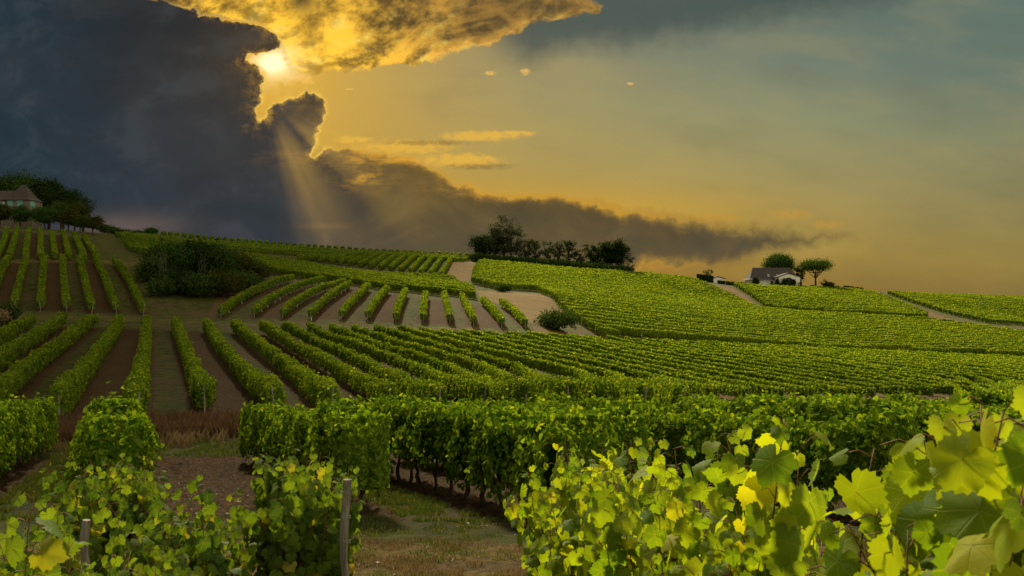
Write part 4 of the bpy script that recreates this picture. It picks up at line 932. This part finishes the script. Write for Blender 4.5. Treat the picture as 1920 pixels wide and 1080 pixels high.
for i, (px, z, h_, w_) in enumerate(TH):
    tree('thicket_shrub', f'overgrown dark green shrub of the thicket, {wh[i]}', px, 0, z, h_, w_, ['shrub', 'tree_green', 'tree', 'shrub', 'tree_brown'][i % 5], 80+i, 'shrub', gt, .03, 'bush', .30, 2.2, lump=.4)
for i, (px, z) in enumerate([(299, 143), (304, 144), (311, 143), (378, 146), (384, 145)]):
    x, y = pw(px, z); gz = float(H(x, y)); rr_ = np.random.default_rng(i); b = MB(); zz = np.linspace(0, 5.0+.5*(i % 3), 10)
    b.tube(np.stack([x+np.cumsum(rr_.normal(0, .12, 10)), y+0*zz, gz+zz], 1), np.linspace(.07, .02, 10), 5)
    for k in range(4):
        p0 = np.array([x, y, gz+3+k*.8]); b.tube([p0, p0+(rr_.normal(0, .6), -.2, .9)], [.04, .015], 4)
    tag(b.out('dead_tree', plain('dead_wood%d' % i, (.05, .045, .035, 1), (.10, .09, .07, 1)), org=(x, y, gz)), ['pale dead stem at the left of the thicket', 'second pale dead stem at the left of the thicket', 'third pale dead stem at the left of the thicket', 'pale dead stem in the middle of the thicket', 'thin dead stem right of the middle one in the thicket'][i], 'dead tree', 'dead stems in the thicket')
tree('shrub', 'rounded dark bush at the lower corner of the dry field', 1045, 0, 143, 3.4, 8.0, 'shrub', 95, 'shrub', None, .02, 'bush', .28, 2.6)
tree('shrub', 'small low bush at the foot of the bright slope', 943, 0, 190, 1.9, 4.6, 'shrub', 96, 'shrub', None, .02, 'bush', .28, 2.2)
tree('shrub', 'pinkish brown bush at the right edge of the thicket', 490, 0, 160, 3.0, 5, 'tree_brown', 97, 'shrub', None, .02, 'bush', .28, 1.8)
tree('shrub', 'dark bush at the left edge of the view beside the track', 12, 0, 104, 3.0, 3.8, 'shrub', 98, 'shrub', None, .02, 'bush', .2, 2.6)
tree('pampas_grass', 'pale pink plumes poking from the bush at the left edge of the view', 2, 0, 101, 2.6, 1.8, 'dryleaf', 99, 'pampas grass', None, .35, 'bush', .2, 2.2)
gm = 'trees of the grove on the middle skyline'
MG = [(903, 9.0, 8.5, 'rounded tree at the left end of the middle grove', 1.5, .0, 'tree'), (928, 11, 7.5, 'mid height tree left of the tallest one in the middle grove', 1.3, .1, 'tree_silver'), (945, 14.2, 11.0, 'tallest tree of the middle grove', .9, .3, 'tree_silver'), (958, 12, 9, 'broad tree leaning out right of the tallest', 1.1, .15, 'tree_silver'),
      (985, 9.2, 6.5, 'first airy tree right of the tallest', 1.1, .3, 'tree_silver'), (1003, 9.6, 7, 'second airy tree right of the tallest', 1.1, .3, 'tree_silver'), (1026, 8.4, 6, 'low airy tree in the middle of the grove', 1.0, .35, 'tree_silver'), (1048, 9.4, 6.5, 'third airy tree, light showing through', 1.1, .3, 'tree_silver'),
      (1066, 10.0, 6.5, 'fourth airy tree, slightly taller', 1.1, .3, 'tree_silver'), (1088, 8.2, 6, 'low tree before the dense right end of the grove', 1.0, .3, 'tree_silver'), (1113, 9.0, 7, 'dark tree left of the dense right end', 1.3, .1, 'tree'), (1138, 10.2, 8.5, 'dense dark tree near the right end of the grove', 1.7, .0, 'tree'),
      (1160, 11.0, 8.5, 'last tall dark tree at the right end of the middle grove', 1.6, .0, 'tree'), (1178, 6, 4.5, 'ragged small tree leaning out at the right tip of the grove', .8, .5, 'tree')]
for i, (px, h_, w_, lab, dn, ba, m_) in enumerate(MG):
    zc = 296+(i % 3)*2
    tree('tree', lab, px, 0, zc, h_*1.04, w_, m_, 110+i, group=gm, lo=.12, dens=dn*(.8 if ba > .05 else 1), leafs=.42, bare=ba, lump=.5)
for i, px in enumerate(range(895, 1176, 20)):
    tree('undergrowth_shrub', f'{nth(i+1)} low dark shrub from the left under the middle grove', px, 0, 292, 2.6, 6.2, 'shrub', 130+i, 'shrub', 'undergrowth of the middle grove', .02, 'bush', .45, 1.9)

# ------------------------------------------------------------------ farmhouse on the right skyline
def hip(b, x0, x1, y0, y1, z0, z1, rx0, rx1, ry, flare=.35):
    """hipped roof with sprocketed eaves"""
    zf = z0+(z1-z0)*.16; fx = (rx0-x0)*.30; fx1 = (x1-rx1)*.30; fy = (ry-y0)*.30; fy1 = (y1-ry)*.30
    v = [(x0, y0, z0), (x1, y0, z0), (x1, y1, z0), (x0, y1, z0), (x0+fx, y0+fy, zf), (x1-fx1, y0+fy, zf), (x1-fx1, y1-fy1, zf), (x0+fx, y1-fy1, zf), (rx0, ry, z1), (rx1, ry, z1)]
    b.add(v, [(0, 1, 5, 4), (1, 2, 6, 5), (2, 3, 7, 6), (3, 0, 4, 7), (4, 5, 9, 8), (6, 7, 8, 9), (3, 2, 1, 0)], [(5, 6, 9), (7, 4, 8)])
def farmhouse():
    z = 335.; k = z/F; X = lambda px: (px-960)*k; Zc = lambda py: (HZ-py)*k; g0 = float(H(X(1455), z))-.1
    org = (X(1455), z, g0); e = empty('farmhouse', org); tag(e, 'long cream farmhouse with steep slate roof beside the umbrella pine', 'house')
    b = MB(); b.box(X(1409), X(1499), z, z+9, g0, Zc(524)); b.out('wall', M['render'], e, org)
    b = MB(); hip(b, X(1403.5), X(1504.5), z-.7, z+9.7, Zc(525)+.02, Zc(501), X(1417), X(1488), z+4.5); rf = b.out('roof', M['rooft'], e, org)
    b = MB(); b.box(X(1424.5), X(1428.5), z+1.6, z+2.6, Zc(515), Zc(500.5)); b.box(X(1424), X(1429), z+1.5, z+2.7, Zc(500.5), Zc(499.7)); b.out('chimney', M['stone'], rf, (0, 0, 0)).location = (0, 0, 0)
    for px in (1441, 1457.5):
        b = MB(); b.box(X(px-2.6), X(px+2.6), z+.2, z+3.2, Zc(519.5), Zc(513)); dm = b.out('dormer', M['rooft'], rf, (0, 0, 0))
    # gable wing
    gx0, gx1, gp_ = X(1452.5), X(1492), X(1471)
    b = MB(); y0, y1 = z-5, z+.0
    v = [(gx0, y0, g0-.5), (gx1, y0, g0-.5), (gx1, y0, Zc(520)), (gp_, y0, Zc(514)), (gx0, y0, Zc(520))]; v2 = [(p[0], z-.01, p[2]) for p in v]
    b.add(v+v2, [(0, 1, 2, 3, 4), (9, 8, 7, 6, 5)], [(0, 5, 6, 1), (1, 6, 7, 2), (2, 7, 8, 3), (3, 8, 9, 4), (4, 9, 5, 0)]); b.out('gable_wing', M['render'], e, org)
    b = MB(); t = .25
    for (xa, za, xb, zb) in ((gx0-.5, Zc(520)-.1, gp_, Zc(514)+.08), (gp_, Zc(514)+.08, gx1+.5, Zc(520)-.1)):
        b.add([(xa, y0-.3, za), (xb, y0-.3, zb), (xb, z+1.2, zb), (xa, z+1.2, za), (xa, y0-.3, za+t), (xb, y0-.3, zb+t), (xb, z+1.2, zb+t), (xa, z+1.2, za+t)], [(0, 1, 2, 3), (7, 6, 5, 4), (0, 4, 5, 1), (1, 5, 6, 2), (2, 6, 7, 3), (3, 7, 4, 0)])
    b.out('roof', M['rooft2'], e, org)
    b = MB(); a = np.linspace(0, np.pi, 9); cx = gp_; w2 = 1.7; zt = g0+2.3
    pts = [(cx-w2, y0-.04, g0-.2), (cx+w2, y0-.04, g0-.2)]+[(cx+w2*math.cos(q), y0-.04, zt+w2*math.sin(q)) for q in a]
    b.add(pts, [tuple(range(len(pts)))]); b.out('archway', M['darkdoor'], e, org)
    for px, w_, h0, h1 in ((1434, 1.0, 536, 527), (1447, .9, 533, 527)):
        b = MB(); b.box(X(px)-w_/2, X(px)+w_/2, z-.06, z+.1, Zc(h0), Zc(h1)); wi = b.out('window' if px > 1440 else 'door', M['darkdoor'] if px > 1440 else M['white'], e, org)
    for px in (1441, 1457.5):
        b = MB(); b.box(X(px-1.7), X(px+1.7), z+.1, z+.19, Zc(518.8), Zc(514)); b.out('window', M['glass'], e, org)
    return g0
gH = farmhouse()
gy = 'dark shrubs against the farmhouse'
for i, (px, z, h_, w_, lab) in enumerate([(1417, 333, 4., 2.6, 'dark climber on the left corner of the farmhouse'), (1448, 331, 1.7, 2.4, 'low clipped bush left of the gable wing'), (1457.5, 329, 4.2, 1.9, 'column shrub at the left of the gable wing'), (1471, 328, 4.4, 2.9, 'broad dark shrub before the arch of the gable wing'), (1488, 329, 4.2, 2.0, 'column shrub at the right of the gable wing'), (1498, 331, 4.2, 2.3, 'dark shrub on the right corner of the farmhouse')]):
    tree('shrub', lab, px, 0, z, h_, w_, 'tree', 150+i, 'shrub', gy, .03, 'bush', .3, 5., lump=.1)
tree('tree', 'domed tree rising behind the farmhouse roof', 1460, 0, 352, 13.8, 14., 'tree_green', 160, lo=.3, dens=2.0, leafs=.42, lump=.1)
tree('tree', 'dark tree between the farmhouse and the umbrella pine', 1497, 0, 352, 9.0, 5., 'tree', 161, lo=.2, dens=1.6, leafs=.4)
tree('umbrella_pine', 'umbrella pine with flat spreading crown right of the farmhouse', 1529, 0, 342, 12.0, 14.2, 'tree_green', 162, 'pine tree', None, .50, 'umbrella', .36, 1.9, .40, lump=.08)
tree('tree', 'thin little tree under the right side of the umbrella pine', 1543, 0, 340, 4.2, 4.2, 'tree_brown', 163, lo=.3, dens=.9, leafs=.25, bare=.5)
tree('shrub', 'grey-green rounded bush right of the umbrella pine', 1555, 0, 338, 3.4, 4.6, 'tree_silver', 164, 'shrub', None, .02, 'bush', .3, 2.6)
tree('shrub', 'low bush right beside the grey-green one', 1570, 0, 340, 1.8, 3.2, 'shrub', 165, 'shrub', None, .02, 'bush', .3, 2.2)
tree('shrub', 'tiny bush at the foot of the umbrella pine', 1523, 0, 340, 1.6, 1.8, 'tree_brown', 166, 'shrub', None, .02, 'bush', .25, 2.6)
def clipped_hedge(px0, px1, z, h_, lab, m_='tree', seed=0):
    x0, x1 = (px0-960)/F*z, (px1-960)/F*z; p = np.array([(x0, z), ((x0+x1)/2, z), (x1, z)])
    v, f = foliage(p, h_, 1.6, .02, seed, 2.2, False, (1, 1), lambda q: .3+0*q, .5)
    tag(build('hedge', v, f, M[m_], org=(x0, z, float(H(x0, z)))), lab, 'hedge', 'clipped hedges near the farmhouse')
clipped_hedge(1583, 1599, 345, 1.7, 'clipped square hedge right of the low bushes', 'tree_brown', 171)
clipped_hedge(1604, 1617, 347, 1.4, 'second smaller square hedge toward the right', 'tree_brown', 172)
clipped_hedge(1308, 1336, 329, 3.0, 'dark clipped hedge left of the small shed', 'tree', 173)
clipped_hedge(1347, 1358, 326, 1.5, 'low dark hedge in front of the small shed', 'tree', 174)
clipped_hedge(1362, 1400, 334, 1.5, 'long low hedge between shed and farmhouse', 'tree_brown', 175)
tree('tree', 'small layered tree behind the clipped hedge by the shed', 1328, 0, 334, 6.2, 4.6, 'tree_brown', 176, lo=.35, dens=1.1, leafs=.25, bare=.3, trunk_r=.15)
def shed():
    z = 330.; k = z/F; X = lambda px: (px-960)*k; Zc = lambda py: (HZ-py)*k; g0 = float(H(X(1348), z))-.2; org = (X(1348), z, g0)
    e = empty('shed', org); tag(e, 'small pale shed with a low gable between hedge and farmhouse', 'shed')
    x0, x1, xp = X(1337), X(1359), X(1346); b = MB()
    v = [(x0, z, g0), (x1, z, g0), (x1, z, Zc(523)), (xp, z, Zc(519)), (x0, z, Zc(522))]; v2 = [(p[0], z+5, p[2]) for p in v]
    b.add(v+v2, [(0, 1, 2, 3, 4), (9, 8, 7, 6, 5)], [(0, 5, 6, 1), (1, 6, 7, 2), (4, 9, 5, 0)]); b.out('wall', M['render'], e, org)
    b = MB()
    for (xa, za, xb, zb) in ((x0-.3, Zc(522)-.02, xp, Zc(519)+.05), (xp, Zc(519)+.05, x1+.3, Zc(523)-.02)):
        b.add([(xa, z-.3, za), (xb, z-.3, zb), (xb, z+5.3, zb), (xa, z+5.3, za), (xa, z-.3, za+.2), (xb, z-.3, zb+.2), (xb, z+5.3, zb+.2), (xa, z+5.3, za+.2)], [(0, 1, 2, 3), (7, 6, 5, 4), (0, 4, 5, 1), (1, 5, 6, 2), (2, 6, 7, 3), (3, 7, 4, 0)])
    b.out('roof', M['rooft2'], e, org)
shed()
# ------------------------------------------------------------------ tower house on the left hill
def towerhouse():
    z = 243.; k = z/F; X = lambda px: (px-960)*k; Zc = lambda py: (HZ-py)*k; g0 = float(H(X(30), z))-.5; org = (X(30), z, g0)
    e = empty('manor_house', org); tag(e, 'old stone house with a pointed roof and teal shutters on the left hilltop', 'house')
    b = MB(); b.box(X(13), X(56), z, z+6.5, g0, Zc(374.5)); b.out('wall', M['stone_dark'], e, org)
    b = MB(); hip(b, X(4), X(58.5), z-.6, z+7.1, Zc(375)+.02, Zc(343.5), X(29.2), X(35.5), z+3.2); rf = b.out('roof', M['rooft2'], e, org)
    b = MB(); b.tube([(X(29.4), z+3.2, Zc(344)), (X(29.4), z+3.2, Zc(340.5))], [.10, .03], 6); b.out('finial', M['stone_dark'], rf)
    b = MB(); b.box(X(-40), X(12.9), z+.8, z+6.8, g0, Zc(375.4)); b.out('wing', M['stone_dark'], e, org)
    b = MB(); hip(b, X(-43), X(19), z+.3, z+7.3, Zc(375.4)+.02, Zc(354.5), X(-30), X(17), z+3.8); b.out('roof', M['rooft'], e, org)
    for a, c_, t in ((16, 18.8, 347), (36.5, 38.8, 347.3)):
        b = MB(); b.box(X(a), X(c_), z+3.9, z+4.7, Zc(360), Zc(t)); b.out('chimney', M['stone_dark'], rf)
    for px in (16.2, 21.6, 34.8, 40.0):
        b = MB(); b.box(X(px-2.3), X(px+2.3), z-.10, z-.004, Zc(386.5), Zc(375.8))
        for q in range(7): b.box(X(px-2.0), X(px+2.0), z-.13, z-.1005, Zc(386-1.45*q), Zc(385.2-1.45*q))
        b.out('shutter', M['teal'], e, org)
    b = MB(); b.box(X(56)+.004, X(56)+.12, z+.2, z+2.2, Zc(386.5), Zc(377)); b.out('shutter', M['teal'], e, org)
    b = MB(); b.box(X(-4), X(-1), z+.7, z+.796, Zc(386), Zc(377)); b.out('shutter', M['teal'], e, org)
    b = MB(); b.box(X(1), X(6), z+.72, z+.796, Zc(388), Zc(377)); b.out('window', M['glass'], e, org)
towerhouse()
x0, x1 = pw(-60, 236)[0], pw(60, 236)[0]; b = MB(); gz = float(H(pw(20, 236)[0], 236)); b.box(x0, x1, 236, 236.5, gz-1.5, gz+2.2); b.box(x0-.1, x1+.1, 235.9, 236.6, gz+2.202, gz+2.35)
tag(b.out('garden_wall', M['stone_dark'], org=((x0+x1)/2, 236, gz)), 'stone garden wall behind the round trees below the tower', 'wall')
# blue tarpaulin and stakes at the corner of the right-hand slope
q = hit(1017, 552, 0, 120, 230); gz = float(H(*q)); b = MB(); nx_ = 6
v = [(q[0]+i*.35, q[1]+j*.3, gz+.12+.10*math.sin(i*1.3+j)) for j in range(3) for i in range(nx_)]
b.add(v, [(j*nx_+i, j*nx_+i+1, (j+1)*nx_+i+1, (j+1)*nx_+i) for j in range(2) for i in range(nx_-1)]); tag(b.out('tarpaulin', M['bluetarp'], org=(q[0], q[1], gz)), 'crumpled blue tarpaulin at the top of the dry field', 'tarpaulin')
for i, (px, py) in enumerate([(1203, 642), (1510, 660), (1693, 665)]):
    q = hit(px, py, 0, 130, 230); gz = float(H(*q)); o = link('stake', POST, None, (q[0], q[1]-.5, gz)); o.scale = (1.4, 1.4, 1.25)
    tag(o, ['pale stake at the edge of the valley track, left of the others', 'pale stake at the middle of the slope edge', 'leaning stake at the right of the slope edge'][i], 'stake', 'stakes along the valley track')

# ------------------------------------------------------------------ unseen puffs added overhead to throw shade on the left hillside
def shade_cloud():
    r = np.random.default_rng(5); m, g, out = mat('shade_cloud_puffs'); b = g.n('ShaderNodeBsdfDiffuse'); b.inputs[0].default_value = (.75, .75, .75, 1)
    t = g.n('ShaderNodeBsdfTranslucent'); t.inputs[0].default_value = (.8, .8, .8, 1); x = g.n('ShaderNodeMixShader'); x.inputs[0].default_value = .5
    g.nt.links.new(b.outputs[0], x.inputs[1]); g.nt.links.new(t.outputs[0], x.inputs[2]); g.nt.links.new(x.outputs[0], out.inputs[0])
    hh = 235.; off = np.array([sd.x, sd.y])*hh/sd.z; vs, fs = [], []; nb = 0
    k1, k2 = 9, 14; th = np.linspace(0, np.pi, k1); ph = np.arange(k2)*2*np.pi/k2
    sp = np.stack([np.outer(np.sin(th), np.cos(ph)), np.outer(np.sin(th), np.sin(ph)), np.outer(np.cos(th), np.ones(k2))], -1).reshape(-1, 3)
    i = np.arange(k1-1)[:, None]*k2; j = np.arange(k2)[None]; fq = np.stack([i+j, i+k2+j, i+k2+(j+1) % k2, i+(j+1) % k2], -1).reshape(-1, 4)
    for q in range(760):
        y = r.uniform(20, 325); xr = np.interp(y, [20, 60, 110, 180, 230, 325], [-7, -19, -24, -34, -20, -24]); x0 = r.uniform(-.72*y-26, xr)
        rad_ = r.uniform(4, 10); c = np.array([x0+off[0], y+off[1], hh+r.uniform(-6, 8)])
        v = sp*np.array([rad_*1.3, rad_*1.1, rad_*.6]); v = v*(1+.25*vnoise(sp[:, 0]*3+q, sp[:, 1]*3+sp[:, 2], q))[:, None]+c
        vs.append(v); fs.append(fq+nb); nb += len(v)
    o = build('shade_cloud', np.vstack(vs), np.vstack(fs), m, smooth=True); tag(o, 'unseen grey puffs added to shade the left hillside', None, None, 'stuff')
shade_cloud()
